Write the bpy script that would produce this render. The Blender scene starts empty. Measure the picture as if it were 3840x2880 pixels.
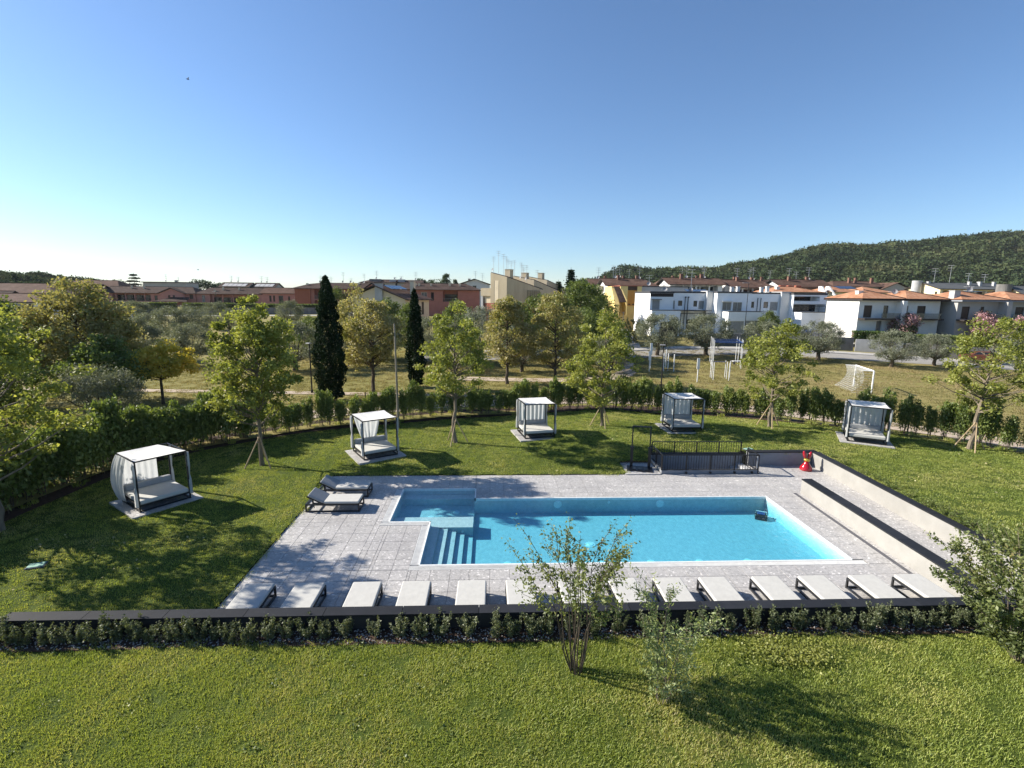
import bpy, math, random
import numpy as np
from mathutils import Vector, Matrix

SC = bpy.context.scene
COL = SC.collection
PI = math.pi
rad = math.radians

# ------------------------------------------------------------------ camera, sky, sun, exposure
EYE = Vector((0.0, 0.0, 8.3))
PITCH, YAW, ROLL = 0.1753169, 0.0451227, 0.0109797
cam = bpy.data.cameras.new('camera')
cam.sensor_width = 36.0
cam.lens = 17.622
cam.clip_start = 0.1
cam.clip_end = 12000
cam_ob = bpy.data.objects.new('camera', cam)
COL.objects.link(cam_ob)
_f = Vector((math.sin(YAW)*math.cos(PITCH), math.cos(YAW)*math.cos(PITCH), -math.sin(PITCH)))
_r = Vector((math.cos(YAW), -math.sin(YAW), 0))
_u = _r.cross(_f)
_r2 = _r*math.cos(ROLL) + _u*math.sin(ROLL)
_u2 = _u*math.cos(ROLL) - _r*math.sin(ROLL)
cam_ob.matrix_world = Matrix(((_r2.x, _u2.x, -_f.x, EYE.x), (_r2.y, _u2.y, -_f.y, EYE.y), (_r2.z, _u2.z, -_f.z, EYE.z), (0, 0, 0, 1)))
SC.camera = cam_ob

SUN_EL = rad(30.0)
SUN_AZ = math.atan2(-0.957, 0.29)            # measured from +Y towards +X
world = bpy.data.worlds.new('World')
SC.world = world
world.use_nodes = True
_nt = world.node_tree
_sky = _nt.nodes.new('ShaderNodeTexSky')
_sky.sky_type = 'NISHITA'
_sky.sun_disc = False
_sky.sun_elevation = SUN_EL
_sky.sun_rotation = SUN_AZ % (2*PI)
_sky.altitude = 100
_sky.air_density = 1.0
_sky.dust_density = 0.3
_sky.ozone_density = 6.0
_nt.links.new(_sky.outputs[0], _nt.nodes['Background'].inputs[0])
_nt.nodes['Background'].inputs[1].default_value = 0.072
sun = bpy.data.lights.new('sun', 'SUN')
sun.energy = 4.6
sun.angle = rad(0.5)
sun.color = (1.0, 0.93, 0.82)
sun_ob = bpy.data.objects.new('sun', sun)
COL.objects.link(sun_ob)
_sd = Vector((math.sin(SUN_AZ)*math.cos(SUN_EL), math.cos(SUN_AZ)*math.cos(SUN_EL), math.sin(SUN_EL)))
sun_ob.rotation_euler = (-_sd).to_track_quat('-Z', 'Y').to_euler()
sun_ob.location = _sd*60
SC.view_settings.view_transform = 'Standard'
SC.view_settings.look = 'None'
SC.view_settings.gamma = 1
SC.view_settings.use_curve_mapping = False
SC.view_settings.exposure = 1.22
SC.render.engine = 'CYCLES'
SC.cycles.max_bounces = 8
SC.cycles.transparent_max_bounces = 16
SC.cycles.diffuse_bounces = 5
SC.cycles.use_denoising = True

# ------------------------------------------------------------------ materials
def _mat(name):
    m = bpy.data.materials.new(name)
    m.use_nodes = True
    nt = m.node_tree
    return m, nt, nt.nodes['Principled BSDF']

def _ramp(nt, stops, interp='LINEAR'):
    r = nt.nodes.new('ShaderNodeValToRGB')
    cr = r.color_ramp
    cr.interpolation = interp
    while len(cr.elements) < len(stops):
        cr.elements.new(0.5)
    for e, (p, c) in zip(cr.elements, stops):
        e.position = p
        e.color = (c[0], c[1], c[2], 1)
    return r

def plain(name, c1, c2=None, scale=3.0, rough=0.8, bump=0.0, bscale=None, metal=0.0, spec=0.4, detail=5, stretch=None, vary=0.0):
    """two-tone noise material in world position"""
    m, nt, b = _mat(name)
    c2 = c2 or tuple(v*0.82 for v in c1)
    g = nt.nodes.new('ShaderNodeNewGeometry')
    vec = g.outputs['Position']
    if stretch:
        mp = nt.nodes.new('ShaderNodeMapping')
        mp.inputs['Scale'].default_value = stretch
        nt.links.new(vec, mp.inputs[0]); vec = mp.outputs[0]
    n = nt.nodes.new('ShaderNodeTexNoise')
    n.inputs['Scale'].default_value = scale
    n.inputs['Detail'].default_value = detail
    n.inputs['Roughness'].default_value = 0.62
    nt.links.new(vec, n.inputs['Vector'])
    r = _ramp(nt, [(0.33, c2), (0.67, c1)])
    nt.links.new(n.outputs[0], r.inputs[0])
    out = r.outputs[0]
    if vary:
        oi = nt.nodes.new('ShaderNodeObjectInfo')
        mr = nt.nodes.new('ShaderNodeMapRange')
        mr.inputs['To Min'].default_value = 1-vary; mr.inputs['To Max'].default_value = 1+vary
        nt.links.new(oi.outputs['Random'], mr.inputs[0])
        mx = nt.nodes.new('ShaderNodeMix'); mx.data_type = 'RGBA'; mx.blend_type = 'MULTIPLY'
        mx.inputs[0].default_value = 1
        nt.links.new(out, mx.inputs[6]); nt.links.new(mr.outputs[0], mx.inputs[7])
        out = mx.outputs[2]
    nt.links.new(out, b.inputs['Base Color'])
    b.inputs['Roughness'].default_value = rough
    b.inputs['Metallic'].default_value = metal
    b.inputs['Specular IOR Level'].default_value = spec
    if bump:
        n2 = nt.nodes.new('ShaderNodeTexNoise')
        n2.inputs['Scale'].default_value = bscale or scale*6
        n2.inputs['Detail'].default_value = 4
        nt.links.new(vec, n2.inputs['Vector'])
        bp = nt.nodes.new('ShaderNodeBump')
        bp.inputs['Strength'].default_value = bump
        bp.inputs['Distance'].default_value = 0.02
        nt.links.new(n2.outputs[0], bp.inputs['Height'])
        nt.links.new(bp.outputs[0], b.inputs['Normal'])
    return m

def leafmat(name, cols, trans=0.35, patch=None, rough=0.5, gloss=0.022, vscale=0.6, inst=False):
    """leaf colours picked per leaf, with a broad patchiness over the place"""
    m = bpy.data.materials.new(name); m.use_nodes = True
    nt = m.node_tree; nt.nodes.clear()
    out = nt.nodes.new('ShaderNodeOutputMaterial')
    g = nt.nodes.new('ShaderNodeNewGeometry')
    n = nt.nodes.new('ShaderNodeTexNoise'); n.inputs['Scale'].default_value = vscale; n.inputs['Detail'].default_value = 2
    nt.links.new(g.outputs['Position'], n.inputs['Vector'])
    ad = nt.nodes.new('ShaderNodeMath'); ad.operation = 'MULTIPLY_ADD'
    ad.inputs[1].default_value = 0.48
    if inst:
        oi = nt.nodes.new('ShaderNodeObjectInfo')
        bl = nt.nodes.new('ShaderNodeMix'); bl.inputs[0].default_value = .25
        nt.links.new(oi.outputs['Random'], bl.inputs[2]); nt.links.new(g.outputs['Random Per Island'], bl.inputs[3]); nt.links.new(bl.outputs[0], ad.inputs[0])
    else:
        nt.links.new(g.outputs['Random Per Island'], ad.inputs[0])
    mr = nt.nodes.new('ShaderNodeMapRange')
    mr.inputs['From Min'].default_value = 0.3; mr.inputs['From Max'].default_value = 0.7
    mr.inputs['To Min'].default_value = 0.0; mr.inputs['To Max'].default_value = 0.55
    nt.links.new(n.outputs[0], mr.inputs[0]); nt.links.new(mr.outputs[0], ad.inputs[2])
    k = len(cols)
    r = _ramp(nt, [(i/(k-1), (c[0], c[1], c[2]+.10*c[1])) for i, c in enumerate(cols)])
    nt.links.new(ad.outputs[0], r.inputs[0])
    d = nt.nodes.new('ShaderNodeBsdfDiffuse'); t = nt.nodes.new('ShaderNodeBsdfTranslucent')
    nt.links.new(r.outputs[0], d.inputs[0])
    hs = nt.nodes.new('ShaderNodeMix'); hs.data_type = 'RGBA'; hs.blend_type = 'MULTIPLY'; hs.inputs[0].default_value = 1
    hs.inputs[7].default_value = (1.35, 1.32, 0.68, 1)
    nt.links.new(r.outputs[0], hs.inputs[6]); nt.links.new(hs.outputs[2], t.inputs[0])
    mx = nt.nodes.new('ShaderNodeMixShader'); mx.inputs[0].default_value = trans
    nt.links.new(d.outputs[0], mx.inputs[1]); nt.links.new(t.outputs[0], mx.inputs[2])
    gl = nt.nodes.new('ShaderNodeBsdfGlossy'); gl.inputs['Roughness'].default_value = rough; gl.inputs[0].default_value = (1, 1, 1, 1)
    m2 = nt.nodes.new('ShaderNodeMixShader'); m2.inputs[0].default_value = gloss
    nt.links.new(mx.outputs[0], m2.inputs[1]); nt.links.new(gl.outputs[0], m2.inputs[2])
    nt.links.new(m2.outputs[0], out.inputs[0])
    return m

def terrazzo(name, k=1.0):
    m, nt, b = _mat(name)
    g = nt.nodes.new('ShaderNodeNewGeometry')
    v = nt.nodes.new('ShaderNodeTexVoronoi'); v.inputs['Scale'].default_value = 21
    nz = nt.nodes.new('ShaderNodeTexNoise'); nz.inputs['Scale'].default_value = 9; nz.inputs['Detail'].default_value = 3
    mixv = nt.nodes.new('ShaderNodeMix'); mixv.data_type = 'RGBA'; mixv.blend_type = 'ADD'; mixv.inputs[0].default_value = 0.12
    nt.links.new(g.outputs['Position'], mixv.inputs[6]); nt.links.new(g.outputs['Position'], nz.inputs[0]); nt.links.new(nz.outputs[1], mixv.inputs[7])
    nt.links.new(mixv.outputs[2], v.inputs['Vector'])
    sep = nt.nodes.new('ShaderNodeSeparateColor'); nt.links.new(v.outputs['Color'], sep.inputs[0])
    q = lambda t: (t*1.0*k, t*0.962*k, t*0.925*k)
    r = _ramp(nt, [(0.0, q(.29)), (0.07, q(.37)), (0.3, q(.405)), (0.62, q(.44)), (0.88, q(.50)), (0.965, q(.68))], 'CONSTANT')
    nt.links.new(sep.outputs[0], r.inputs[0])
    n2 = nt.nodes.new('ShaderNodeTexNoise'); n2.inputs['Scale'].default_value = 55; n2.inputs['Detail'].default_value = 3
    nt.links.new(g.outputs['Position'], n2.inputs[0])
    r2 = _ramp(nt, [(0.3, (.82, .82, .82)), (0.7, (1.15, 1.15, 1.15))]); nt.links.new(n2.outputs[0], r2.inputs[0])
    n3 = nt.nodes.new('ShaderNodeTexNoise'); n3.inputs['Scale'].default_value = .45; n3.inputs['Detail'].default_value = 4
    nt.links.new(g.outputs['Position'], n3.inputs[0])
    r3 = _ramp(nt, [(0.35, (.88, .88, .89)), (0.65, (1.06, 1.06, 1.05))]); nt.links.new(n3.outputs[0], r3.inputs[0])
    oi = nt.nodes.new('ShaderNodeObjectInfo')
    mr = nt.nodes.new('ShaderNodeMapRange'); mr.inputs['To Min'].default_value = .93; mr.inputs['To Max'].default_value = 1.06
    nt.links.new(oi.outputs['Random'], mr.inputs[0])
    cur = r.outputs[0]
    for o in (r2.outputs[0], r3.outputs[0], mr.outputs[0]):
        mx = nt.nodes.new('ShaderNodeMix'); mx.data_type = 'RGBA'; mx.blend_type = 'MULTIPLY'; mx.inputs[0].default_value = 1
        nt.links.new(cur, mx.inputs[6]); nt.links.new(o, mx.inputs[7]); cur = mx.outputs[2]
    nt.links.new(cur, b.inputs['Base Color'])
    b.inputs['Roughness'].default_value = 0.55
    return m

def roofmat(name, cols, axis_scale=(5.5, 5.5, 0.0), bump=0.6):
    """rows of pan tiles: relief waves across the slope and a colour per tile"""
    m, nt, b = _mat(name)
    tc = nt.nodes.new('ShaderNodeTexCoord')
    mp = nt.nodes.new('ShaderNodeMapping'); mp.inputs['Scale'].default_value = axis_scale
    nt.links.new(tc.outputs['Object'], mp.inputs[0])
    v = nt.nodes.new('ShaderNodeTexVoronoi'); v.inputs['Scale'].default_value = 1.0; v.inputs['Randomness'].default_value = 0.35
    nt.links.new(mp.outputs[0], v.inputs['Vector'])
    sep = nt.nodes.new('ShaderNodeSeparateColor'); nt.links.new(v.outputs['Color'], sep.inputs[0])
    n = nt.nodes.new('ShaderNodeTexNoise'); n.inputs['Scale'].default_value = .5; n.inputs['Detail'].default_value = 6
    nt.links.new(tc.outputs['Object'], n.inputs[0])
    ad = nt.nodes.new('ShaderNodeMath'); ad.operation = 'MULTIPLY_ADD'; ad.inputs[1].default_value = .45
    sb = nt.nodes.new('ShaderNodeMath'); sb.operation = 'MULTIPLY_ADD'; sb.inputs[1].default_value = 1.2; sb.inputs[2].default_value = -.32
    nt.links.new(n.outputs[0], sb.inputs[0])
    nt.links.new(sep.outputs[0], ad.inputs[0]); nt.links.new(sb.outputs[0], ad.inputs[2])
    k = len(cols)
    r = _ramp(nt, [(i/(k-1), c) for i, c in enumerate(cols)]); nt.links.new(ad.outputs[0], r.inputs[0])
    nt.links.new(r.outputs[0], b.inputs['Base Color'])
    b.inputs['Roughness'].default_value = .9; b.inputs['Specular IOR Level'].default_value = .08
    bp = nt.nodes.new('ShaderNodeBump'); bp.inputs['Strength'].default_value = bump; bp.inputs['Distance'].default_value = .06
    nt.links.new(v.outputs['Distance'], bp.inputs['Height']); nt.links.new(bp.outputs[0], b.inputs['Normal'])
    return m

def ground_mat(name, stops, scale=.12, fine=6.0, bump=.5):
    m, nt, b = _mat(name)
    g = nt.nodes.new('ShaderNodeNewGeometry')
    n = nt.nodes.new('ShaderNodeTexNoise'); n.inputs['Scale'].default_value = scale; n.inputs['Detail'].default_value = 8; n.inputs['Roughness'].default_value = .65
    n2 = nt.nodes.new('ShaderNodeTexNoise'); n2.inputs['Scale'].default_value = fine; n2.inputs['Detail'].default_value = 5; n2.inputs['Roughness'].default_value = .7
    nt.links.new(g.outputs['Position'], n.inputs[0]); nt.links.new(g.outputs['Position'], n2.inputs[0])
    ad = nt.nodes.new('ShaderNodeMath'); ad.operation = 'MULTIPLY_ADD'; ad.inputs[1].default_value = .3
    nt.links.new(n2.outputs[0], ad.inputs[0])
    sb = nt.nodes.new('ShaderNodeMath'); sb.operation = 'MULTIPLY_ADD'; sb.inputs[1].default_value = 1.5; sb.inputs[2].default_value = -.4
    nt.links.new(n.outputs[0], sb.inputs[0]); nt.links.new(sb.outputs[0], ad.inputs[2])
    k = len(stops)
    r = _ramp(nt, [(i/(k-1), c) for i, c in enumerate(stops)]); nt.links.new(ad.outputs[0], r.inputs[0])
    nt.links.new(r.outputs[0], b.inputs['Base Color'])
    b.inputs['Roughness'].default_value = .95; b.inputs['Specular IOR Level'].default_value = .1
    bp = nt.nodes.new('ShaderNodeBump'); bp.inputs['Strength'].default_value = bump; bp.inputs['Distance'].default_value = .06
    nt.links.new(n2.outputs[0], bp.inputs['Height']); nt.links.new(bp.outputs[0], b.inputs['Normal'])
    return m

M = {}
M['tile'] = terrazzo('deck terrazzo', .93)
M['grout'] = plain('deck grout', (.20, .19, .185), scale=8, rough=.95)
M['grate'] = plain('overflow grating', (.60, .60, .58), (.48, .48, .47), 4, .5)
M['gratedark'] = plain('gutter bottom', (.10, .10, .11), scale=4)
M['nosing'] = plain('pool nosing', (.78, .79, .77), scale=5, rough=.35)
M['liner'] = plain('pool liner', (.54, .54, .535), (.40, .425, .435), 7.5, .5, detail=8, stretch=(1, .5, 1))  # two-tone mottling paints the water's rippled light into the liner colour
M['plaster'] = plain('rough plaster', (.30, .292, .272), (.245, .237, .22), 1.1, .9, .35, 40)
M['coping'] = plain('dark coping stone', (.022, .023, .027), (.016, .017, .020), 3, .6, .05, 60, vary=.25, spec=.2)
M['darkwall'] = plain('dark wall facing', (.025, .026, .03), (.016, .017, .02), 2, .75)
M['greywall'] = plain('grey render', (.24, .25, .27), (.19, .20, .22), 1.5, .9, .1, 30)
M['black'] = plain('black powder coat', (.012, .012, .014), (.009, .009, .011), 6, .45)
M['frame'] = plain('anthracite frame', (.022, .023, .026), (.016, .017, .02), 6, .4)
M['fabric'] = plain('outdoor canvas', (.48, .472, .44), (.435, .427, .40), 5, .95, .25, 9, spec=.1)
M['fabricgrey'] = plain('grey cushion canvas', (.30, .305, .31), (.265, .27, .275), 5, .95, .2, 9, spec=.1)
M['bark'] = plain('bark', (.11, .085, .06), (.05, .038, .028), 6, .95, .6, 22, stretch=(1, 1, .25))
M['barkpale'] = plain('pale bark', (.22, .18, .13), (.11, .09, .065), 6, .95, .5, 22, stretch=(1, 1, .25))
M['stake'] = plain('raw pine stake', (.42, .32, .20), (.30, .22, .13), 5, .8, stretch=(1, 1, .2))
M['bedsoil'] = plain('bark mulch', (.075, .042, .026), (.03, .017, .011), 9, .98, .9, 25, detail=9)
M['gravel'] = plain('pale gravel', (.46, .375, .29), (.35, .28, .215), 3, .98, .6, 60, detail=9)
M['asphalt'] = plain('asphalt road', (.30, .285, .26), (.23, .22, .205), .8, .95, .2, 40, detail=8)
M['pave'] = plain('concrete pavement', (.42, .40, .37), (.34, .33, .30), .8, .95, detail=8)
M['kerb'] = plain('kerb stone', (.5, .48, .45), scale=2, rough=.9)
M['conc'] = plain('weathered concrete', (.20, .19, .18), (.12, .115, .11), 1.2, .95, .2, 14, detail=8, stretch=(1, 1, .35))
M['concl'] = plain('pale block wall', (.42, .42, .42), (.34, .34, .34), 1.2, .95, .2, 14)
M['park'] = ground_mat('dry park grass', [(.115, .125, .035), (.165, .16, .05), (.215, .19, .066), (.26, .21, .09), (.29, .21, .12)], .10, 2.6, 1.0)
M['lawnbase'] = ground_mat('lawn soil and thatch', [(.030, .046, .010), (.050, .072, .013), (.062, .084, .016), (.082, .09, .026)], .5, 7, .8)
M['postgrey'] = plain('grey timber pole', (.30, .26, .20), (.18, .155, .12), 5, .9, stretch=(1, 1, .15))
M['whitepaint'] = plain('white painted steel', (.80, .80, .79), scale=4, rough=.4)
M['bluepaint'] = plain('blue painted steel', (.03, .07, .22), scale=4, rough=.4)
M['glassdark'] = plain('dark window glass', (.018, .02, .024), scale=2, rough=.08, spec=.6)
M['glassgrey'] = plain('curtained window glass', (.16, .165, .17), (.09, .095, .1), 2, .12, spec=.6)
M['shutter'] = plain('brown shutter', (.07, .045, .03), scale=3, rough=.7)
M['shuttergrey'] = plain('grey roller shutter', (.33, .33, .32), scale=3, rough=.7)
M['wframe'] = plain('pale window frame', (.62, .6, .56), scale=3, rough=.5)
M['dframe'] = plain('dark window frame', (.05, .045, .04), scale=3, rough=.5)
M['white'] = plain('white render', (.70, .69, .66), (.62, .61, .585), .7, .9, .1, 20, detail=7)
M['whiteblue'] = plain('cool white render', (.84, .85, .86), (.77, .785, .80), .7, .9, .1, 20, detail=7)
M['greyhouse'] = plain('grey house render', (.40, .38, .36), (.34, .33, .31), .7, .9, .1, 20, detail=7)
M['beige'] = plain('beige render', (.46, .39, .275), (.36, .30, .21), .5, .92, .15, 12, detail=8, stretch=(1, 1, .3))
M['cream'] = plain('cream render', (.66, .56, .41), (.58, .49, .35), .6, .92, detail=7)
M['paleyellow'] = plain('pale yellow render', (.80, .68, .43), (.72, .61, .38), .6, .92, detail=7)
M['yellow'] = plain('yellow render', (.74, .56, .22), (.66, .49, .19), .6, .9, detail=7)
M['ochre'] = plain('ochre panel', (.56, .27, .06), (.48, .23, .05), .6, .9, detail=7)
M['chimneybrick'] = plain('brown chimney brick', (.20, .105, .075), (.15, .08, .06), 3, .95)
M['brick'] = plain('brick facing', (.34, .12, .075), (.26, .088, .055), 3, .95, .3, 20, detail=8)
M['redrender'] = plain('red render', (.36, .155, .125), (.29, .125, .10), .7, .92, detail=7)
M['pink'] = plain('pink render', (.50, .235, .19), (.41, .185, .15), .7, .92, detail=7)
M['roofbrown'] = roofmat('brown roof tiles', [(.035, .024, .02), (.055, .037, .031), (.077, .053, .044), (.105, .074, .062)], (3.2, 3.2, 0))
M['roofwarm'] = roofmat('warm brown roof tiles', [(.06, .037, .029), (.092, .056, .042), (.12, .074, .056), (.16, .103, .081)], (3.2, 3.2, 0))
M['rooforange'] = roofmat('orange roof tiles', [(.18, .085, .05), (.31, .15, .085), (.40, .21, .125), (.46, .28, .19)], (4, 3.2, 0))
M['roofdark'] = plain('dark roof sheet', (.05, .05, .055), (.035, .035, .04), 1, .7)
M['roofgrey'] = plain('grey roof felt', (.085, .09, .092), (.065, .07, .072), .6, .9, detail=7)
M['fascia'] = plain('dark fascia', (.028, .02, .018), scale=2, rough=.7)
M['solar'] = plain('solar panel', (.02, .03, .06), (.015, .02, .045), 2, .1, spec=.8)
M['antenna'] = plain('galvanised aerial', (.35, .36, .37), scale=3, rough=.5, metal=.3)
M['dish'] = plain('grey dish', (.30, .30, .31), scale=2, rough=.6)
M['pipe'] = plain('dark downpipe', (.03, .03, .035), scale=2, rough=.5)
M['redgloss'] = plain('glossy red resin', (.36, .012, .02), (.30, .008, .016), 3, .12, spec=.7)
M['goldgloss'] = plain('glossy gold resin', (.62, .45, .07), (.55, .40, .06), 3, .15, metal=.6)
M['greenbox'] = plain('green plastic lid', (.24, .42, .33), scale=5, rough=.6)
M['orangecar'] = plain('rust coloured panel', (.13, .045, .025), scale=3, rough=.5)
M['bluecar'] = plain('blue car paint', (.012, .03, .12), scale=3, rough=.2, spec=.7)
M['rock'] = plain('white pebble', (.50, .47, .44), (.38, .35, .33), 9, .9, vary=.4)

def cloth_mat(name, c, trans):
    m = bpy.data.materials.new(name); m.use_nodes = True
    nt = m.node_tree; nt.nodes.clear()
    out = nt.nodes.new('ShaderNodeOutputMaterial')
    g = nt.nodes.new('ShaderNodeNewGeometry')
    n = nt.nodes.new('ShaderNodeTexNoise'); n.inputs['Scale'].default_value = 6; nt.links.new(g.outputs['Position'], n.inputs[0])
    r = _ramp(nt, [(.3, tuple(v*.93 for v in c)), (.7, c)]); nt.links.new(n.outputs[0], r.inputs[0])
    d = nt.nodes.new('ShaderNodeBsdfDiffuse'); t = nt.nodes.new('ShaderNodeBsdfTranslucent')
    nt.links.new(r.outputs[0], d.inputs[0]); nt.links.new(r.outputs[0], t.inputs[0])
    mx = nt.nodes.new('ShaderNodeMixShader'); mx.inputs[0].default_value = trans
    nt.links.new(d.outputs[0], mx.inputs[1]); nt.links.new(t.outputs[0], mx.inputs[2])
    nt.links.new(mx.outputs[0], out.inputs[0])
    return m
M['voile'] = cloth_mat('white voile curtain', (.62, .635, .635), .42)
M['canopy'] = cloth_mat('white canopy canvas', (.78, .77, .74), .18)
M['net'] = cloth_mat('white goal net', (.75, .75, .73), .2)

def water_mat():
    m = bpy.data.materials.new('pool water surface'); m.use_nodes = True
    nt = m.node_tree; nt.nodes.clear()
    out = nt.nodes.new('ShaderNodeOutputMaterial')
    tr = nt.nodes.new('ShaderNodeBsdfTransparent'); tr.inputs[0].default_value = (.97, .99, 1, 1)
    gl = nt.nodes.new('ShaderNodeBsdfGlossy'); gl.inputs['Roughness'].default_value = .03; gl.inputs[0].default_value = (1, 1, 1, 1)
    lw = nt.nodes.new('ShaderNodeLayerWeight'); lw.inputs[0].default_value = .5
    pw = nt.nodes.new('ShaderNodeMath'); pw.operation = 'POWER'; pw.inputs[1].default_value = 5
    fr = nt.nodes.new('ShaderNodeMath'); fr.operation = 'MULTIPLY_ADD'; fr.inputs[1].default_value = .9; fr.inputs[2].default_value = .02
    nt.links.new(lw.outputs['Facing'], pw.inputs[0]); nt.links.new(pw.outputs[0], fr.inputs[0])
    g = nt.nodes.new('ShaderNodeNewGeometry')
    n = nt.nodes.new('ShaderNodeTexNoise'); n.inputs['Scale'].default_value = 5.5; n.inputs['Detail'].default_value = 5; n.inputs['Distortion'].default_value = .8
    nt.links.new(g.outputs['Position'], n.inputs[0])
    bp = nt.nodes.new('ShaderNodeBump'); bp.inputs['Strength'].default_value = .55; bp.inputs['Distance'].default_value = .05
    nt.links.new(n.outputs[0], bp.inputs['Height'])
    nt.links.new(bp.outputs[0], gl.inputs['Normal']); nt.links.new(bp.outputs[0], lw.inputs['Normal'])
    mx = nt.nodes.new('ShaderNodeMixShader')
    nt.links.new(fr.outputs[0], mx.inputs[0]); nt.links.new(tr.outputs[0], mx.inputs[1]); nt.links.new(gl.outputs[0], mx.inputs[2])
    nt.links.new(mx.outputs[0], out.inputs[0])
    va = nt.nodes.new('ShaderNodeVolumeAbsorption'); va.inputs['Color'].default_value = (.01, .82, .97, 1); va.inputs['Density'].default_value = .62
    nt.links.new(va.outputs[0], out.inputs['Volume'])
    return m
M['water'] = water_mat()

def glass_mat():
    m = bpy.data.materials.new('balcony glass'); m.use_nodes = True
    nt = m.node_tree; nt.nodes.clear()
    out = nt.nodes.new('ShaderNodeOutputMaterial')
    tr = nt.nodes.new('ShaderNodeBsdfTransparent'); tr.inputs[0].default_value = (.46, .54, .61, 1)
    gl = nt.nodes.new('ShaderNodeBsdfGlossy'); gl.inputs['Roughness'].default_value = .05
    mx = nt.nodes.new('ShaderNodeMixShader'); mx.inputs[0].default_value = .06
    nt.links.new(tr.outputs[0], mx.inputs[1]); nt.links.new(gl.outputs[0], mx.inputs[2]); nt.links.new(mx.outputs[0], out.inputs[0])
    return m
M['glass'] = glass_mat()

# leaf colours
M['leaf_lime'] = leafmat('bright lime leaves', [(0.098, 0.121, 0.016), (0.184, 0.213, 0.025), (0.287, 0.305, 0.046), (0.414, 0.414, 0.081)], .44)
M['leaf_green'] = leafmat('mid green leaves', [(0.053, 0.077, 0.017), (0.086, 0.122, 0.022), (0.132, 0.167, 0.028), (0.195, 0.222, 0.041)], .34)
M['leaf_dark'] = leafmat('dark hedge leaves', [(0.065, 0.097, 0.019), (0.113, 0.158, 0.026), (0.177, 0.225, 0.034), (0.282, 0.326, 0.057)], .34, gloss=.03, rough=.5)
M['leaf_brown'] = leafmat('browning leaves', [(0.102, 0.129, 0.022), (0.203, 0.207, 0.034), (0.311, 0.278, 0.098), (0.382, 0.330, 0.152), (0.239, 0.259, 0.043)], .38)
M['leaf_brown2'] = leafmat('rusty drying leaves', [(0.130, 0.167, 0.031), (0.222, 0.227, 0.055), (0.321, 0.280, 0.094), (0.267, 0.244, 0.078), (0.199, 0.254, 0.043)], .34)
M['leaf_yellow'] = leafmat('yellow autumn leaves', [(.24, .24, .03), (.46, .40, .035), (.60, .47, .04), (.66, .46, .06)], .45)
M['leaf_olive'] = leafmat('silver olive leaves', [(0.090, 0.102, 0.054), (0.138, 0.154, 0.084), (0.198, 0.216, 0.130), (0.276, 0.294, 0.198)], .22)
M['leaf_olivepale'] = leafmat('pale silver leaves', [(.09, .11, .065), (.15, .17, .11), (.22, .24, .17), (.28, .30, .23)], .22)
M['leaf_cypress'] = leafmat('cypress scales', [(.006, .013, .005), (.011, .024, .008), (.02, .038, .012), (.035, .058, .018)], .1, gloss=.008)
M['leaf_shrub'] = leafmat('grey green shrub leaves', [(.045, .06, .022), (.08, .10, .036), (.125, .145, .058), (.185, .20, .095)], .3)
M['leaf_myrtle'] = leafmat('crape myrtle leaves', [(.06, .08, .02), (.11, .14, .03), (.17, .20, .045), (.24, .26, .07), (.24, .16, .07)], .38)
M['leaf_box'] = leafmat('clipped hedge leaves', [(.025, .05, .008), (.05, .09, .012), (.085, .135, .018), (.12, .17, .024)], .3)
M['leaf_pink'] = leafmat('pink oleander blossom', [(.05, .08, .025), (.10, .11, .04), (.40, .22, .22), (.58, .36, .36), (.50, .27, .28)], .3)
M['leaf_willow'] = leafmat('narrow pale leaves', [(0.105, 0.140, 0.035), (0.210, 0.263, 0.070), (0.350, 0.403, 0.140), (0.560, 0.595, 0.297)], .36)
M['leaf_hill'] = leafmat('hill forest leaves', [(.012, .022, .010), (.026, .043, .017), (.05, .07, .026), (.085, .105, .038), (.11, .10, .045)], .15, vscale=.012, gloss=.0, inst=True)
M['leaf_far'] = leafmat('far tree leaves', [(.02, .036, .016), (.036, .06, .022), (.055, .085, .03), (.08, .11, .04)], .2, vscale=.2)
M['blade_dry'] = leafmat('dry grass blades', [(.13, .145, .04), (.19, .185, .06), (.25, .22, .085), (.32, .26, .12), (.36, .27, .15)], .3, vscale=.12, gloss=.0)
M['blade'] = leafmat('grass blades', [(.125, .18, .018), (.225, .285, .026), (.31, .36, .038), (.40, .40, .075), (.48, .42, .16)], .38, vscale=.4, gloss=.02)

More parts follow.
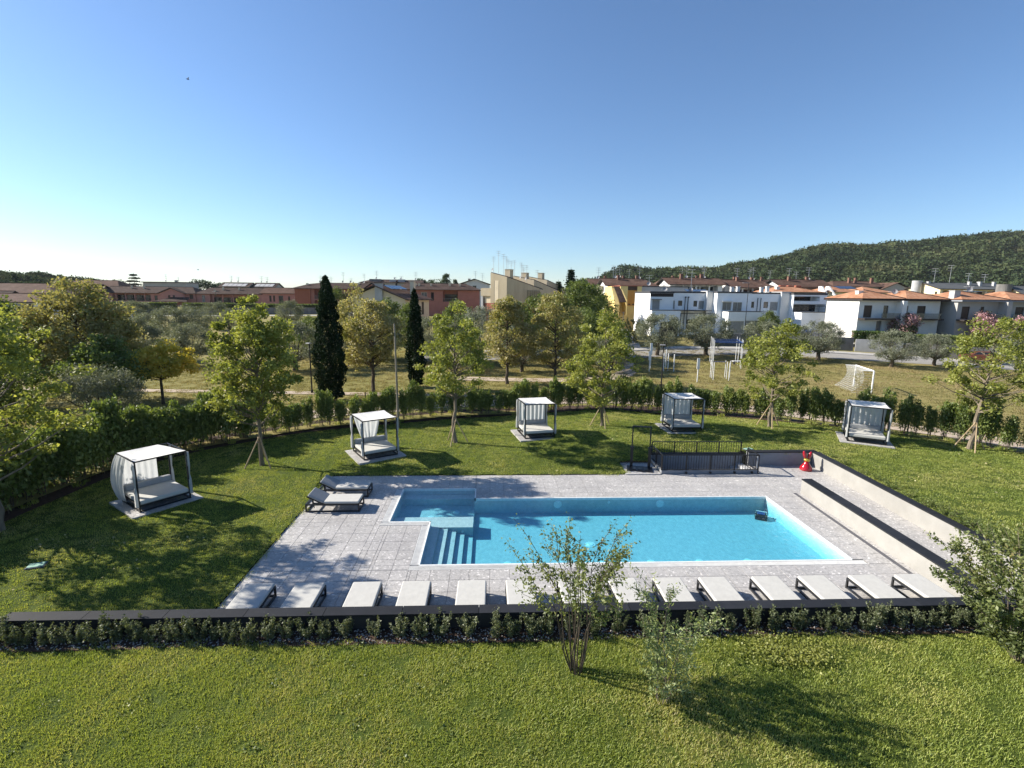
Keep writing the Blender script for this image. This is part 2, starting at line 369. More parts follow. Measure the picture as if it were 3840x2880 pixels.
# ------------------------------------------------------------------ mesh helpers
class MB:
    def __init__(self): self.v = []; self.f = []; self.mi = []
    def quad(self, a, b, c, d, mi=0):
        n = len(self.v); self.v += [tuple(a), tuple(b), tuple(c), tuple(d)]; self.f.append((n, n+1, n+2, n+3)); self.mi.append(mi)
    def poly(self, pts, mi=0):
        n = len(self.v); self.v += [tuple(p) for p in pts]; self.f.append(tuple(range(n, n+len(pts)))); self.mi.append(mi)
    def hexa(self, p, mi=0, bottom=True):
        """p: four lower then four upper corners, both anticlockwise seen from above"""
        n = len(self.v); self.v += [tuple(q) for q in p]
        fs = [(4, 5, 6, 7), (0, 1, 5, 4), (1, 2, 6, 5), (2, 3, 7, 6), (3, 0, 4, 7)]
        if bottom: fs.append((3, 2, 1, 0))
        for q in fs: self.f.append(tuple(n+i for i in q)); self.mi.append(mi)
        return self
    def box(self, x0, x1, y0, y1, z0, z1, mi=0, bottom=True):
        return self.hexa([(x0, y0, z0), (x1, y0, z0), (x1, y1, z0), (x0, y1, z0), (x0, y0, z1), (x1, y0, z1), (x1, y1, z1), (x0, y1, z1)], mi, bottom)
    def rbox(self, x0, x1, y0, y1, z0, z1, r=.03, mi=0):
        """box with chamfered upper and lower edges and corners (cushions)"""
        def ring(o, z):
            a, b, c, d = x0+o, x1-o, y0+o, y1-o
            k = r
            return [(a+k, c, z), (b-k, c, z), (b, c+k, z), (b, d-k, z), (b-k, d, z), (a+k, d, z), (a, d-k, z), (a, c+k, z)]
        rings = [ring(r, z0), ring(0, z0+r), ring(0, z1-r), ring(r*.35, z1-r*.3), ring(r, z1)]
        n = len(self.v)
        for g in rings: self.v += g
        for i in range(len(rings)-1):
            for j in range(8):
                k = (j+1) % 8
                self.f.append((n+i*8+j, n+i*8+k, n+(i+1)*8+k, n+(i+1)*8+j)); self.mi.append(mi)
        self.f.append(tuple(n+32+j for j in range(8))); self.mi.append(mi)
        self.f.append(tuple(n+j for j in reversed(range(8)))); self.mi.append(mi)
        return self
    def tube(self, pts, radii, seg=6, mi=0, cap=True):
        pts = [Vector(p) for p in pts]; n0 = len(self.v); k = len(pts)
        if not hasattr(radii, '__len__'): radii = [radii]*k
        ref = None
        for i, p in enumerate(pts):
            d = (pts[min(i+1, k-1)]-pts[max(i-1, 0)])
            d = d.normalized() if d.length > 1e-9 else Vector((0, 0, 1))
            if ref is None or abs(ref.dot(d)) > .95:
                ref = Vector((1, 0, 0)) if abs(d.x) < .8 else Vector((0, 1, 0))
            a = (ref - d*ref.dot(d)).normalized(); b = d.cross(a); ref = a
            for j in range(seg):
                t = 2*PI*j/seg
                self.v.append(tuple(p + (a*math.cos(t)+b*math.sin(t))*radii[i]))
        for i in range(k-1):
            for j in range(seg):
                q = (j+1) % seg
                self.f.append((n0+i*seg+j, n0+i*seg+q, n0+(i+1)*seg+q, n0+(i+1)*seg+j)); self.mi.append(mi)
        if cap:
            self.f.append(tuple(n0+j for j in reversed(range(seg)))); self.mi.append(mi)
            self.f.append(tuple(n0+(k-1)*seg+j for j in range(seg))); self.mi.append(mi)
        return self
    def bar(self, a, b, w, h=None, mi=0):
        """square tube between two points"""
        a = Vector(a); b = Vector(b); h = h or w
        d = (b-a).normalized()
        up = Vector((0, 0, 1)) if abs(d.z) < .95 else Vector((0, 1, 0))
        s = d.cross(up).normalized()*(w/2); u = s.cross(d).normalized()*(h/2)
        self.hexa([a-s-u, a+s-u, b+s-u, b-s-u, a-s+u, a+s+u, b+s+u, b-s+u], mi)
        return self
    def lathe(self, prof, seg=16, c=(0, 0, 0), mi=0):
        n = len(self.v)
        for r, z in prof:
            for j in range(seg):
                t = 2*PI*j/seg; self.v.append((c[0]+r*math.cos(t), c[1]+r*math.sin(t), c[2]+z))
        for i in range(len(prof)-1):
            for j in range(seg):
                q = (j+1) % seg
                self.f.append((n+i*seg+j, n+i*seg+q, n+(i+1)*seg+q, n+(i+1)*seg+j)); self.mi.append(mi)
        return self
    def ball(self, c, rx, ry=None, rz=None, seg=16, rings=10, rot=None, mi=0):
        ry = ry or rx; rz = rz or rx; n = len(self.v); c = Vector(c)
        for i in range(rings+1):
            ph = PI*i/rings
            for j in range(seg):
                t = 2*PI*j/seg
                p = Vector((rx*math.sin(ph)*math.cos(t), ry*math.sin(ph)*math.sin(t), -rz*math.cos(ph)))
                if rot: p = rot @ p
                self.v.append(tuple(c+p))
        for i in range(rings):
            for j in range(seg):
                q = (j+1) % seg
                self.f.append((n+i*seg+j, n+i*seg+q, n+(i+1)*seg+q, n+(i+1)*seg+j)); self.mi.append(mi)
        return self
    def mesh(self, name, mats, smooth=False):
        me = bpy.data.meshes.new(name)
        me.from_pydata(self.v, [], self.f)
        mats = mats if isinstance(mats, (list, tuple)) else [mats]
        for m in mats: me.materials.append(m)
        if len(mats) > 1: me.polygons.foreach_set('material_index', self.mi)
        if smooth: me.polygons.foreach_set('use_smooth', [True]*len(me.polygons))
        me.update()
        return me
    def ob(self, name, mats, parent=None, loc=None, rz=0.0, smooth=False):
        return link(name, self.mesh(name, mats, smooth), parent, loc, rz)

def link(name, me, parent=None, loc=None, rz=0.0):
    o = bpy.data.objects.new(name, me); COL.objects.link(o)
    if parent is not None: o.parent = parent
    if loc is not None: o.location = loc
    if rz: o.rotation_euler = (0, 0, rz)
    return o

def tag(o, label=None, cat=None, group=None, kind=None):
    if label: o['label'] = label
    if cat: o['category'] = cat
    if group: o['group'] = group
    if kind: o['kind'] = kind
    return o

def root(name, label, cat, loc=(0, 0, 0), rz=0.0, group=None):
    o = bpy.data.objects.new(name, None); COL.objects.link(o)
    o.location = loc; o.rotation_euler = (0, 0, rz); o.empty_display_size = .2
    return tag(o, label, cat, group)

def struct(o): o['kind'] = 'structure'; return o
def stuff(o): o['kind'] = 'stuff'; return o

def copy_tree(o, loc=None, rz=None, label=None, parent=None):
    kids = list(o.children)
    c = o.copy(); COL.objects.link(c)
    if parent is not None: c.parent = parent
    if loc is not None: c.location = loc
    if rz is not None: c.rotation_euler = (0, 0, rz)
    if label: c['label'] = label
    for k in kids: copy_tree(k, parent=c)
    return c

def np_mesh(name, verts, faces, mat):
    """fast mesh from arrays: faces (n,3) or (n,4)"""
    verts = np.ascontiguousarray(verts, dtype=np.float32); faces = np.ascontiguousarray(faces, dtype=np.int32)
    me = bpy.data.meshes.new(name)
    nf, k = faces.shape
    me.vertices.add(len(verts)); me.vertices.foreach_set('co', verts.ravel())
    me.loops.add(nf*k); me.loops.foreach_set('vertex_index', faces.ravel())
    me.polygons.add(nf)
    me.polygons.foreach_set('loop_start', np.arange(0, nf*k, k, dtype=np.int32))
    me.polygons.foreach_set('loop_total', np.full(nf, k, dtype=np.int32))
    for m in (mat if isinstance(mat, (list, tuple)) else [mat]): me.materials.append(m)
    me.update(calc_edges=True)
    return me

def leaves(cent, size, rng, aspect=.6, up=.35, droop=0.0, direction=None):
    """one rhombus per centre; up biases the leaf normals upwards"""
    n = len(cent)
    nrm = rng.normal(size=(n, 3)); nrm[:, 2] += up*2.0
    nrm /= np.linalg.norm(nrm, axis=1)[:, None]
    t = rng.normal(size=(n, 3)) if direction is None else direction + rng.normal(size=(n, 3))*.45
    t[:, 2] -= droop
    t -= nrm*(t*nrm).sum(1)[:, None]; t /= np.linalg.norm(t, axis=1)[:, None]+1e-9
    b = np.cross(nrm, t)
    s = size*rng.uniform(.6, 1.35, size=n)[:, None]
    bend = nrm*s*.12
    v = np.stack([cent-t*s*.5, cent+b*s*aspect*.5-bend, cent+t*s*.5, cent-b*s*aspect*.5-bend], 1).reshape(-1, 3)
    return v, np.arange(n*4).reshape(-1, 4)

def sph(n, rng):
    p = rng.normal(size=(n, 3)); return p/np.linalg.norm(p, axis=1)[:, None]

def wobble(a, b, k, amp, rng):
    a = np.array(a, float); b = np.array(b, float)
    return [tuple(a+(b-a)*i/k + (rng.normal(size=3)*amp*np.linalg.norm(b-a)*math.sin(PI*i/k) if 0 < i < k else 0)) for i in range(k+1)]

def crown_clusters(K, rx, ry, z0, z1, rng, power=.45, taper=0.0, bottom=.0):
    """cluster centres inside an egg; taper>0 narrows the top"""
    d = sph(K, rng); r = rng.uniform(.25, 1, size=K)**power
    z = (z0+z1)/2 + d[:, 2]*r*(z1-z0)/2
    t = (z-z0)/(z1-z0)
    w = 1-taper*np.clip(t-.25, 0, 1)
    return np.stack([d[:, 0]*r*rx*w, d[:, 1]*r*ry*w, z], 1)

_tree_cache = {}
def make_tree_meshes(key, seed, h, trunk_h, rx, ry, K, N, leaf, lmat, bark, spread=.5, power=.45, taper=.3, trunk_r=.12, aspect=.6, up=.35,
                     droop=0., lean=(0, 0), stems=1, flat=.75, limbs=True, leader=True):
    if key in _tree_cache: return _tree_cache[key]
    rng = np.random.default_rng(seed)
    C = crown_clusters(K, rx, ry, trunk_h, h-spread*.4, rng, power, taper)
    C[:, 0] += lean[0]*(C[:, 2]/h); C[:, 1] += lean[1]*(C[:, 2]/h)
    w = rng.uniform(.5, 1.6, size=K); cnt = rng.multinomial(N, w/w.sum())
    idx = np.repeat(np.arange(K), cnt)
    off = sph(len(idx), rng)*(rng.uniform(0, 1, size=len(idx))**.5)[:, None]
    sc = (spread*rng.uniform(.65, 1.35, size=K))[idx][:, None]
    off = off*sc*np.array([1, 1, flat])
    P = C[idx]+off
    P[:, 2] = np.maximum(P[:, 2], .15)
    v, f = leaves(P, leaf, rng, aspect, up, droop)
    crown = np_mesh('crown', v, f, lmat)
    mb = MB()
    bases = []
    for s in range(stems):
        a = 2*PI*s/stems+.4
        b0 = (0 if stems == 1 else .16*math.cos(a), 0 if stems == 1 else .16*math.sin(a), -.15)
        top = (lean[0]*trunk_h/h + (0 if stems == 1 else .5*math.cos(a)), lean[1]*trunk_h/h+(0 if stems == 1 else .5*math.sin(a)), trunk_h)
        pts = wobble(b0, top, 4, .025, rng)
        rr = [trunk_r*1.35, trunk_r*1.05, trunk_r*.95, trunk_r*.9, trunk_r*.82]
        mb.tube(pts, rr, 8); bases.append(top)
    if limbs:
        if leader:
            apex = (lean[0]*.9, lean[1]*.9, trunk_h+(h-trunk_h)*.85)
            mb.tube(wobble(bases[0], apex, 5, .02, rng), [trunk_r*.82, trunk_r*.6, trunk_r*.42, trunk_r*.28, trunk_r*.16, .008], 6)
        for i in range(0, K):
            if (i % 2 and K > 40) or (not leader and i % 6): continue
            c = C[i]
            b = bases[i % stems]
            if leader:
                zz = trunk_h + max(0, min(.8, (c[2]-trunk_h)/(h-trunk_h)-.18))*(h-trunk_h)
                t = zz/h; st = (lean[0]*t, lean[1]*t, zz)
                r0 = trunk_r*.42*(1-.7*(zz-trunk_h)/(h-trunk_h))
            else:
                st = b; r0 = trunk_r*.32
            e = tuple(c)
            mid = (st[0]*.45+e[0]*.55, st[1]*.45+e[1]*.55, st[2]*.6+e[2]*.4)
            mb.tube([st, mid, e], [r0, r0*.55, .006], 5, cap=False)
    trunk = mb.mesh('trunk', bark)
    _tree_cache[key] = (trunk, crown)
    return _tree_cache[key]

def place_tree(name, label, meshes, loc, rz=0., s=1.0, sz=None, group=None, cat='tree', crown='crown', trunk='trunk'):
    r = root(name, label, cat, loc, rz, group)
    r.scale = (s, s, sz or s)
    if meshes[0]: link(trunk, meshes[0], r)
    link(crown, meshes[1], r)
    return r

def scatter(name, patch, target, density, smin, smax, seed=0, tilt=0.0):
    """object whose own mesh is one patch; its node tree strews copies of that patch over the target's faces"""
    o = link(name, patch); stuff(o)
    ng = bpy.data.node_groups.new(name+' strewing', 'GeometryNodeTree')
    ng.interface.new_socket('Geometry', in_out='INPUT', socket_type='NodeSocketGeometry')
    ng.interface.new_socket('Geometry', in_out='OUTPUT', socket_type='NodeSocketGeometry')
    N = ng.nodes; L = ng.links
    gi = N.new('NodeGroupInput'); go = N.new('NodeGroupOutput')
    oi = N.new('GeometryNodeObjectInfo'); oi.transform_space = 'RELATIVE'; oi.inputs[0].default_value = target
    dp = N.new('GeometryNodeDistributePointsOnFaces'); dp.inputs['Density'].default_value = density; dp.inputs['Seed'].default_value = seed
    L.new(oi.outputs['Geometry'], dp.inputs['Mesh'])
    ip = N.new('GeometryNodeInstanceOnPoints')
    L.new(dp.outputs['Points'], ip.inputs['Points']); L.new(gi.outputs[0], ip.inputs['Instance'])
    rv = N.new('FunctionNodeRandomValue'); rv.data_type = 'FLOAT_VECTOR'
    rv.inputs[0].default_value = (-tilt, -tilt, 0); rv.inputs[1].default_value = (tilt, tilt, 2*PI)
    L.new(rv.outputs[0], ip.inputs['Rotation'])
    rs = N.new('FunctionNodeRandomValue'); rs.data_type = 'FLOAT'
    rs.inputs[2].default_value = smin; rs.inputs[3].default_value = smax; rs.inputs['Seed'].default_value = seed+7
    L.new(rs.outputs[1], ip.inputs['Scale'])
    L.new(ip.outputs[0], go.inputs[0])
    md = o.modifiers.new('strewing', 'NODES'); md.node_group = ng
    return o

# ------------------------------------------------------------------ lie of the land
def S(x, a, b):
    t = min(max((x-a)/(b-a), 0.0), 1.0); return t*t*(3-2*t)
def gz(x, y):
    return .3 + 1.7*S(y, 55, 92) + 1.2*S(y, 140, 200) + 1.5*S(y, 200, 400)
def lz(x, y):
    z = .04 + S(y, 22.4, 26.5)*(.10 + .32*S(x, -1, 9))
    k = S(x, 11.8, 13.2)*(1 if y > 18 or x > 15 else 0)
    z = z*(1-k) + .62*k
    z -= .30*S(y, 28, 33)*S(x, 8, 13)
    if x < -7.25: z += .035*math.sin(x*.9)*math.sin(y*.7)
    return z
HEDGE = [(-30, 4), (-26, 10), (-20.5, 13.0), (-18.3, 16.5), (-17.9, 19.5), (-17.4, 23.0), (-15.4, 26.0), (-12.9, 28.3), (-10.0, 30.4), (-5.6, 32.0), (-1.8, 33.3),
         (4.6, 34.3), (9.2, 34.6), (15.9, 33.1), (20.9, 29.6), (24.9, 26.6), (27.6, 23.6), (30.5, 19.5), (33.0, 14.0), (34.5, 8.0), (35.0, 3.0)]
def _cr(pts, n=14):
    out = []
    for i in range(len(pts)-1):
        p0 = pts[max(i-1, 0)]; p1 = pts[i]; p2 = pts[i+1]; p3 = pts[min(i+2, len(pts)-1)]
        for j in range(n):
            t = j/n
            out.append(tuple(.5*((2*p1[k])+(-p0[k]+p2[k])*t+(2*p0[k]-5*p1[k]+4*p2[k]-p3[k])*t*t+(-p0[k]+3*p1[k]-3*p2[k]+p3[k])*t**3) for k in (0, 1)))
    out.append(pts[-1]); return out
HC = _cr(HEDGE)
def resample(pts, step):
    d = [0.]
    for a, b in zip(pts, pts[1:]): d.append(d[-1]+math.hypot(b[0]-a[0], b[1]-a[1]))
    n = max(2, int(round(d[-1]/step))); out = []; j = 0
    for i in range(n+1):
        s = d[-1]*i/n
        while j < len(pts)-2 and d[j+1] < s: j += 1
        t = (s-d[j])/(d[j+1]-d[j]+1e-9)
        out.append((pts[j][0]+(pts[j+1][0]-pts[j][0])*t, pts[j][1]+(pts[j+1][1]-pts[j][1])*t))
    return out
def offset(pts, o):
    out = []
    for i, p in enumerate(pts):
        a = pts[max(i-1, 0)]; b = pts[min(i+1, len(pts)-1)]
        dx, dy = b[0]-a[0], b[1]-a[1]; L = math.hypot(dx, dy)+1e-9
        out.append((p[0]-dy/L*o, p[1]+dx/L*o))          # positive: to the left of the running direction (outwards)
    return out
O2 = (0.0, 5.0)
_ang = [math.atan2(p[0]-O2[0], p[1]-O2[1]) for p in HC]; _rad = [math.hypot(p[0]-O2[0], p[1]-O2[1]) for p in HC]
def hedge_r(a): return float(np.interp(a, _ang, _rad))
def inside(x, y, o=0.0):
    a = math.atan2(x-O2[0], y-O2[1])
    if y < 5: return abs(x) < 30
    return math.hypot(x-O2[0], y-O2[1]) < hedge_r(a)-o

def strip(name, pts, w0, w1, mat, zf, lift, step=1.5):
    c = resample(pts, step); a = offset(c, w0); b = offset(c, w1); mb = MB()
    for i in range(len(c)-1):
        q = [a[i], a[i+1], b[i+1], b[i]]
        mb.quad(*[(x, y, zf(x, y)+lift) for x, y in q])
    for k, f in enumerate(mb.f):                      # faces up
        pass
    o = mb.ob(name, mat)
    return struct(o)

# ------------------------------------------------------------------ ground, lawns, paths, road
def build_ground():
    na = 190; angs = np.linspace(_ang[0]+.02, _ang[-1]-.02, na)
    s = [0.985]
    r = 1.0
    while r < 2.2: r += .045; s.append(r)
    while r < 12: r *= 1.035; s.append(r)
    while r < 260: r *= 1.16; s.append(r)
    V = []
    for a in angs:
        hr = hedge_r(a)
        for k in s:
            x = O2[0]+math.sin(a)*hr*k; y = O2[1]+math.cos(a)*hr*k
            V.append((x, y, gz(x, y)))
    m = len(s); F = []; G = []
    for i in range(na-1):
        for j in range(m-1):
            (G if 1.06 < s[j] < 2.25 and 25 < i < na-25 else F).append((i*m+j, (i+1)*m+j, (i+1)*m+j+1, i*m+j+1))
    struct(link('ground', np_mesh('ground', np.array(V), np.array(F), M['park'])))
    return struct(link('ground', np_mesh('ground', np.array(V), np.array(G), M['park'])))
park_ground = build_ground()

DX0, DX1, DY0, DY1 = -7.25, 16.25, 10.9, 22.36
def build_lawn():
    xs = sorted(set([round(-36+.5*i, 3) for i in range(145)] + [DX0, 8.1, 12.95, 6.5, 13.2, 16.45, 7.9]))
    ys = sorted(set([round(10.9+.5*i, 3) for i in range(60)] + [DY1, 22.25, 23.9, 24.2, 23.65]))
    ix = {}; V = []; F = []
    def vid(x, y):
        k = (x, y)
        if k not in ix: ix[k] = len(V); V.append((x, y, lz(x, y)))
        return ix[k]
    for x0, x1 in zip(xs, xs[1:]):
        for y0, y1 in zip(ys, ys[1:]):
            cx, cy = (x0+x1)/2, (y0+y1)/2
            if not inside(cx, cy, .25): continue
            if DX0 < cx < 12.95 and cy < DY1: continue
            if 12.95 < cx < 16.45 and cy < 23.65: continue
            if 8.1 < cx < 12.95 and cy < 24.2: continue
            if 6.5 < cx < 8.1 and cy < 23.9: continue
            F.append((vid(x0, y0), vid(x1, y0), vid(x1, y1), vid(x0, y1)))
    return struct(link('lawn', np_mesh('lawn', np.array(V), np.array(F), M['lawnbase'])))
lawn = build_lawn()

def build_near_lawn():
    V = []; F = []
    xs = np.linspace(-24, 26, 51); ys = np.linspace(-16, 10.12, 40)
    for x in xs:
        for y in ys:
            V.append((x, y, .6 + .012*math.sin(x*1.3+y) + .015*math.sin(y*1.7-x*.6)))
    n = len(ys)
    for i in range(len(xs)-1):
        for j in range(n-1): F.append((i*n+j, (i+1)*n+j, (i+1)*n+j+1, i*n+j+1))
    # left flank: the near lawn runs down to the pool lawn past the end of the wall
    k = len(V)
    fx = np.linspace(-24, -11.3, 14); fy = np.linspace(10.12, 11.9, 6)
    for x in fx:
        for j, y in enumerate(fy): V.append((x, y, .6*(1-S(y, 10.12, 11.9))+.03*S(y, 10.12, 11.9)))
    for i in range(len(fx)-1):
        for j in range(5): F.append((k+i*6+j, k+(i+1)*6+j, k+(i+1)*6+j+1, k+i*6+j+1))
    return struct(link('lawn', np_mesh('lawn', np.array(V), np.array(F), M['lawnbase'])))
near_lawn = build_near_lawn()

def grass_patch(seed, n, r, h, w, mat):
    rng = np.random.default_rng(seed)
    a = rng.uniform(0, 2*PI, n); q = r*np.sqrt(rng.uniform(0, 1, n))
    x, y = q*np.cos(a), q*np.sin(a)
    clump = .6+.8*rng.uniform(0, 1, n)
    hh = h*clump*(1-.35*(q/r)**2)
    la = rng.uniform(0, 2*PI, n); ll = hh*rng.uniform(.25, 1.1, n)
    wa = la+PI/2+rng.normal(size=n)*.5
    b = np.stack([x, y, np.full(n, -.01)], 1)
    ws = np.stack([np.cos(wa)*w, np.sin(wa)*w, np.zeros(n)], 1)
    mid = b+np.stack([np.cos(la)*ll*.35, np.sin(la)*ll*.35, hh*.65], 1)
    tip = b+np.stack([np.cos(la)*ll, np.sin(la)*ll, hh], 1)
    v = np.stack([b-ws, b+ws, mid+ws*.7, mid-ws*.7, tip, tip], 1)
    V = np.stack([b-ws, b+ws, mid+ws*.75, mid-ws*.75, tip], 1).reshape(-1, 3)
    i = np.arange(n)*5
    F = np.concatenate([np.stack([i, i+1, i+2], 1), np.stack([i, i+2, i+3], 1), np.stack([i+3, i+2, i+4], 1)])
    return np_mesh('grass', V, F, mat)
g1 = scatter('grass', grass_patch(1, 100, .22, .056, .005, M['blade']), near_lawn, 38, .6, 1.3, 3, .1)
g2 = scatter('grass', grass_patch(2, 70, .25, .045, .007, M['blade']), lawn, 19, .65, 1.25, 4, .1)
_bpatch = grass_patch(5, 60, .16, .15, .007, M['blade'])

# hedge bed, gravel path, park paths, road
strip('planting_bed', HC, -.62, 1.3, M['bedsoil'], lambda x, y: max(lz(x, y) if inside(x, y) else gz(x, y), .0), .05, .7)
strip('gravel_path', HC, 2.1, 4.4, M['gravel'], gz, .03, 1.0)
strip('park_path', _cr([(-60, 43.5), (-40, 42.2), (-27.6, 41.4), (-18.7, 40.9), (-11.9, 40.3), (-4, 39.8), (3, 38.9)]), -.55, .55, M['gravel'], gz, .035)
strip('park_path', _cr([(-3, 48), (4, 47.2), (9, 47.5), (13, 49.5), (15.5, 55), (16.5, 61)]), -1.0, 1.0, M['gravel'], gz, .04)
ROAD = [(-10, 62), (5, 64.3), (16.6, 65.2), (28, 68), (40, 67.4), (50, 64.2), (59.5, 59.4), (72, 51), (90, 38)]
RC = _cr(ROAD)
strip('road', RC, -2.4, 2.4, M['asphalt'], gz, .03)
strip('pavement', RC, 2.55, 4.2, M['pave'], gz, .14)
_k = MB()
for a, b in zip(offset(resample(RC, 2), 2.4), offset(resample(RC, 2), 2.4)[1:]):
    za, zb = gz(*a), gz(*b)
    dx, dy = b[0]-a[0], b[1]-a[1]; L = math.hypot(dx, dy); nx, ny = -dy/L*.15, dx/L*.15
    _k.hexa([(a[0], a[1], za-.1), (b[0], b[1], zb-.1), (b[0]+nx, b[1]+ny, zb-.1), (a[0]+nx, a[1]+ny, za-.1), (a[0], a[1], za+.15), (b[0], b[1], zb+.15), (b[0]+nx, b[1]+ny, zb+.15), (a[0]+nx, a[1]+ny, za+.15)])
struct(_k.ob('kerb', M['kerb']))
strip('road', _cr([(17.5, 67.5), (20.2, 72), (22.4, 85), (26, 100), (30.4, 118), (34, 140)]), -1.7, 1.7, M['pave'], gz, .05)
strip('road', _cr([(-150, 119), (-110, 128), (-88, 134.5), (-68, 141), (-54, 145), (-30, 151), (-10, 157)]), -2.2, 2.2, M['pave'], gz, .05)

# ------------------------------------------------------------------ pool deck with its tiles
PX0, PX1, PY0, PY1 = -.61, 11.72, 14.5, 19.63          # main basin
SX0, SY1 = -2.16, 17.55                                 # stair corner
QX0, QY1 = -3.68, 20.71                                 # shallow basin
def in_pool(x, y):
    return (SX0 < x < PX1 and PY0 < y < SY1) or (QX0 < x < PX0 and SY1 <= y < QY1) or (PX0 <= x < PX1 and SY1 <= y < PY1)
def in_grate(x, y):
    g = .30
    return ((SX0-g < x < SX0 and PY0-g < y < SY1) or (QX0-g < x < SX0-0 and SY1-g < y < SY1) or (QX0-g < x < QX0 and SY1-g < y < QY1) or (SX0-g < x < PX1+.38 and PY0-g < y < PY0))
def deck_cells():
    g = .30
    xs = set([DX0, DX1, SX0, SX0-g, QX0, QX0-g, PX0, PX1, PX1+.38, 8.1, 12.95, 6.45])
    ys = set([DY0, DY1, PY0, PY0-g, SY1, SY1-g, QY1, PY1, 23.55])
    x = -5.977-1.2
    while x < DX1: xs.add(round(x, 3)); x += .6
    y = 17.231-.6*10
    while y < 23.5: ys.add(round(y, 3)); y += .6
    def tidy(v):
        v = sorted(v); o = [v[0]]
        for q in v[1:]:
            if q-o[-1] > .02: o.append(q)
        return o
    xs, ys = tidy(xs), tidy(ys); out = []
    for x0, x1 in zip(xs, xs[1:]):
        for y0, y1 in zip(ys, ys[1:]):
            cx, cy = (x0+x1)/2, (y0+y1)/2
            if in_pool(cx, cy): continue
            if cy > DY1 and cx < 12.95: continue
            if 8.1 < cx < 12.95 and cy > 22.36: continue
            out.append((x0, x1, y0, y1, in_grate(cx, cy)))
    return out
CELLS = deck_cells()
mb = MB()
for x0, x1, y0, y1, g in CELLS:
    z = -.075 if g else -.012
    mb.quad((x0, y0, z), (x1, y0, z), (x1, y1, z), (x0, y1, z), 1 if g else 0)
deck = struct(mb.ob('pool_deck', [M['grout'], M['gratedark']]))
_tm = {}
def tile_mesh(w, d):
    k = (round(w, 2), round(d, 2))
    if k not in _tm:
        j = .0045; a, b = w/2-j, d/2-j; c = .004
        m_ = MB()
        lo = [(-a, -b, -.02), (a, -b, -.02), (a, b, -.02), (-a, b, -.02)]
        hi = [(-a, -b, -c), (a, -b, -c), (a, b, -c), (-a, b, -c)]
        tp = [(-a+c, -b+c, 0), (a-c, -b+c, 0), (a-c, b-c, 0), (-a+c, b-c, 0)]
        for i in range(4):
            q = (i+1) % 4
            m_.quad(lo[i], lo[q], hi[q], hi[i]); m_.quad(hi[i], hi[q], tp[q], tp[i])
        m_.quad(*tp)
        _tm[k] = m_.mesh('tile', M['tile'])
    return _tm[k]
rnd = random.Random(5)
tl = [c for c in CELLS if not c[4]]
tl.sort(key=lambda c: (0 if c[3] > 12.2 and (c[0] < 13.4) else 1, math.hypot((c[0]+c[1])/2, (c[2]+c[3])/2)*(1 if c[0] < 6 else 1.25)))
rest = MB()
for i, (x0, x1, y0, y1, g) in enumerate(tl):
    w, d = x1-x0, y1-y0
    if w < .015 or d < .015: continue
    z = rnd.uniform(-.0015, .0015)
    if i < 300:
        link('tile', tile_mesh(w, d), deck, ((x0+x1)/2, (y0+y1)/2, z))
    else:
        j = .0045
        rest.box(x0+j, x1-j, y0+j, y1-j, -.02, z, 0, False)
stuff(rest.ob('tile', M['tile'], deck))

# ------------------------------------------------------------------ the pool
pool = root('swimming_pool', 'turquoise swimming pool with a shallow corner basin and underwater steps', 'swimming pool', (0, 0, 0))
ZF, ZS, ZB = -.66, -.53, -.25
mb = MB()
def wall(a, b, z0=-.9, z1=-.101): mb.quad((a[0], a[1], z0), (b[0], b[1], z0), (b[0], b[1], z1), (a[0], a[1], z1))
ring = [(SX0, PY0), (PX1, PY0), (PX1, PY1), (PX0, PY1), (PX0, QY1), (QX0, QY1), (QX0, SY1), (SX0, SY1)]
for i in range(8): wall(ring[i], ring[(i+1) % 8])
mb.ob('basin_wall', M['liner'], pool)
mb = MB()
mb.quad((SX0, PY0, ZF), (PX1, PY0, ZF), (PX1, SY1, ZF), (SX0, SY1, ZF)); mb.quad((PX0, SY1, ZF), (PX1, SY1, ZF), (PX1, PY1, ZF), (PX0, PY1, ZF))
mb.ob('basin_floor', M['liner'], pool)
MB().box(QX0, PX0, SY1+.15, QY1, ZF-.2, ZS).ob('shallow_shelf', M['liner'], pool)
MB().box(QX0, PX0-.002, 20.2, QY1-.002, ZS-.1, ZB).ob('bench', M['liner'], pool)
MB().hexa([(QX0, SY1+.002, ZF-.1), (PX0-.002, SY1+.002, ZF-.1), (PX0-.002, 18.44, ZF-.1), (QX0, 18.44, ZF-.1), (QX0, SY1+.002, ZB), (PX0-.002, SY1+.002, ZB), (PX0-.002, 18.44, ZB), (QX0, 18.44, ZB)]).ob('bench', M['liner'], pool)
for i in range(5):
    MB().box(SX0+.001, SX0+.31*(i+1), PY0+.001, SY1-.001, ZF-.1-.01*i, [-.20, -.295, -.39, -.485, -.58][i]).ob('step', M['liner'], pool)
# white nosing round the rim
def nose(a, b, w=.045, side=1):
    m_ = MB(); dx, dy = b[0]-a[0], b[1]-a[1]; L = math.hypot(dx, dy); nx, ny = dy/L*w*side, -dx/L*w*side
    m_.hexa([(a[0], a[1], -.10), (b[0], b[1], -.10), (b[0]+nx, b[1]+ny, -.10), (a[0]+nx, a[1]+ny, -.10), (a[0], a[1], .006), (b[0], b[1], .006), (b[0]+nx, b[1]+ny, .006), (a[0]+nx, a[1]+ny, .006)])
    return m_.ob('nosing', M['nosing'], pool)
for i in range(8):
    nose(ring[i], ring[(i+1) % 8], .05)
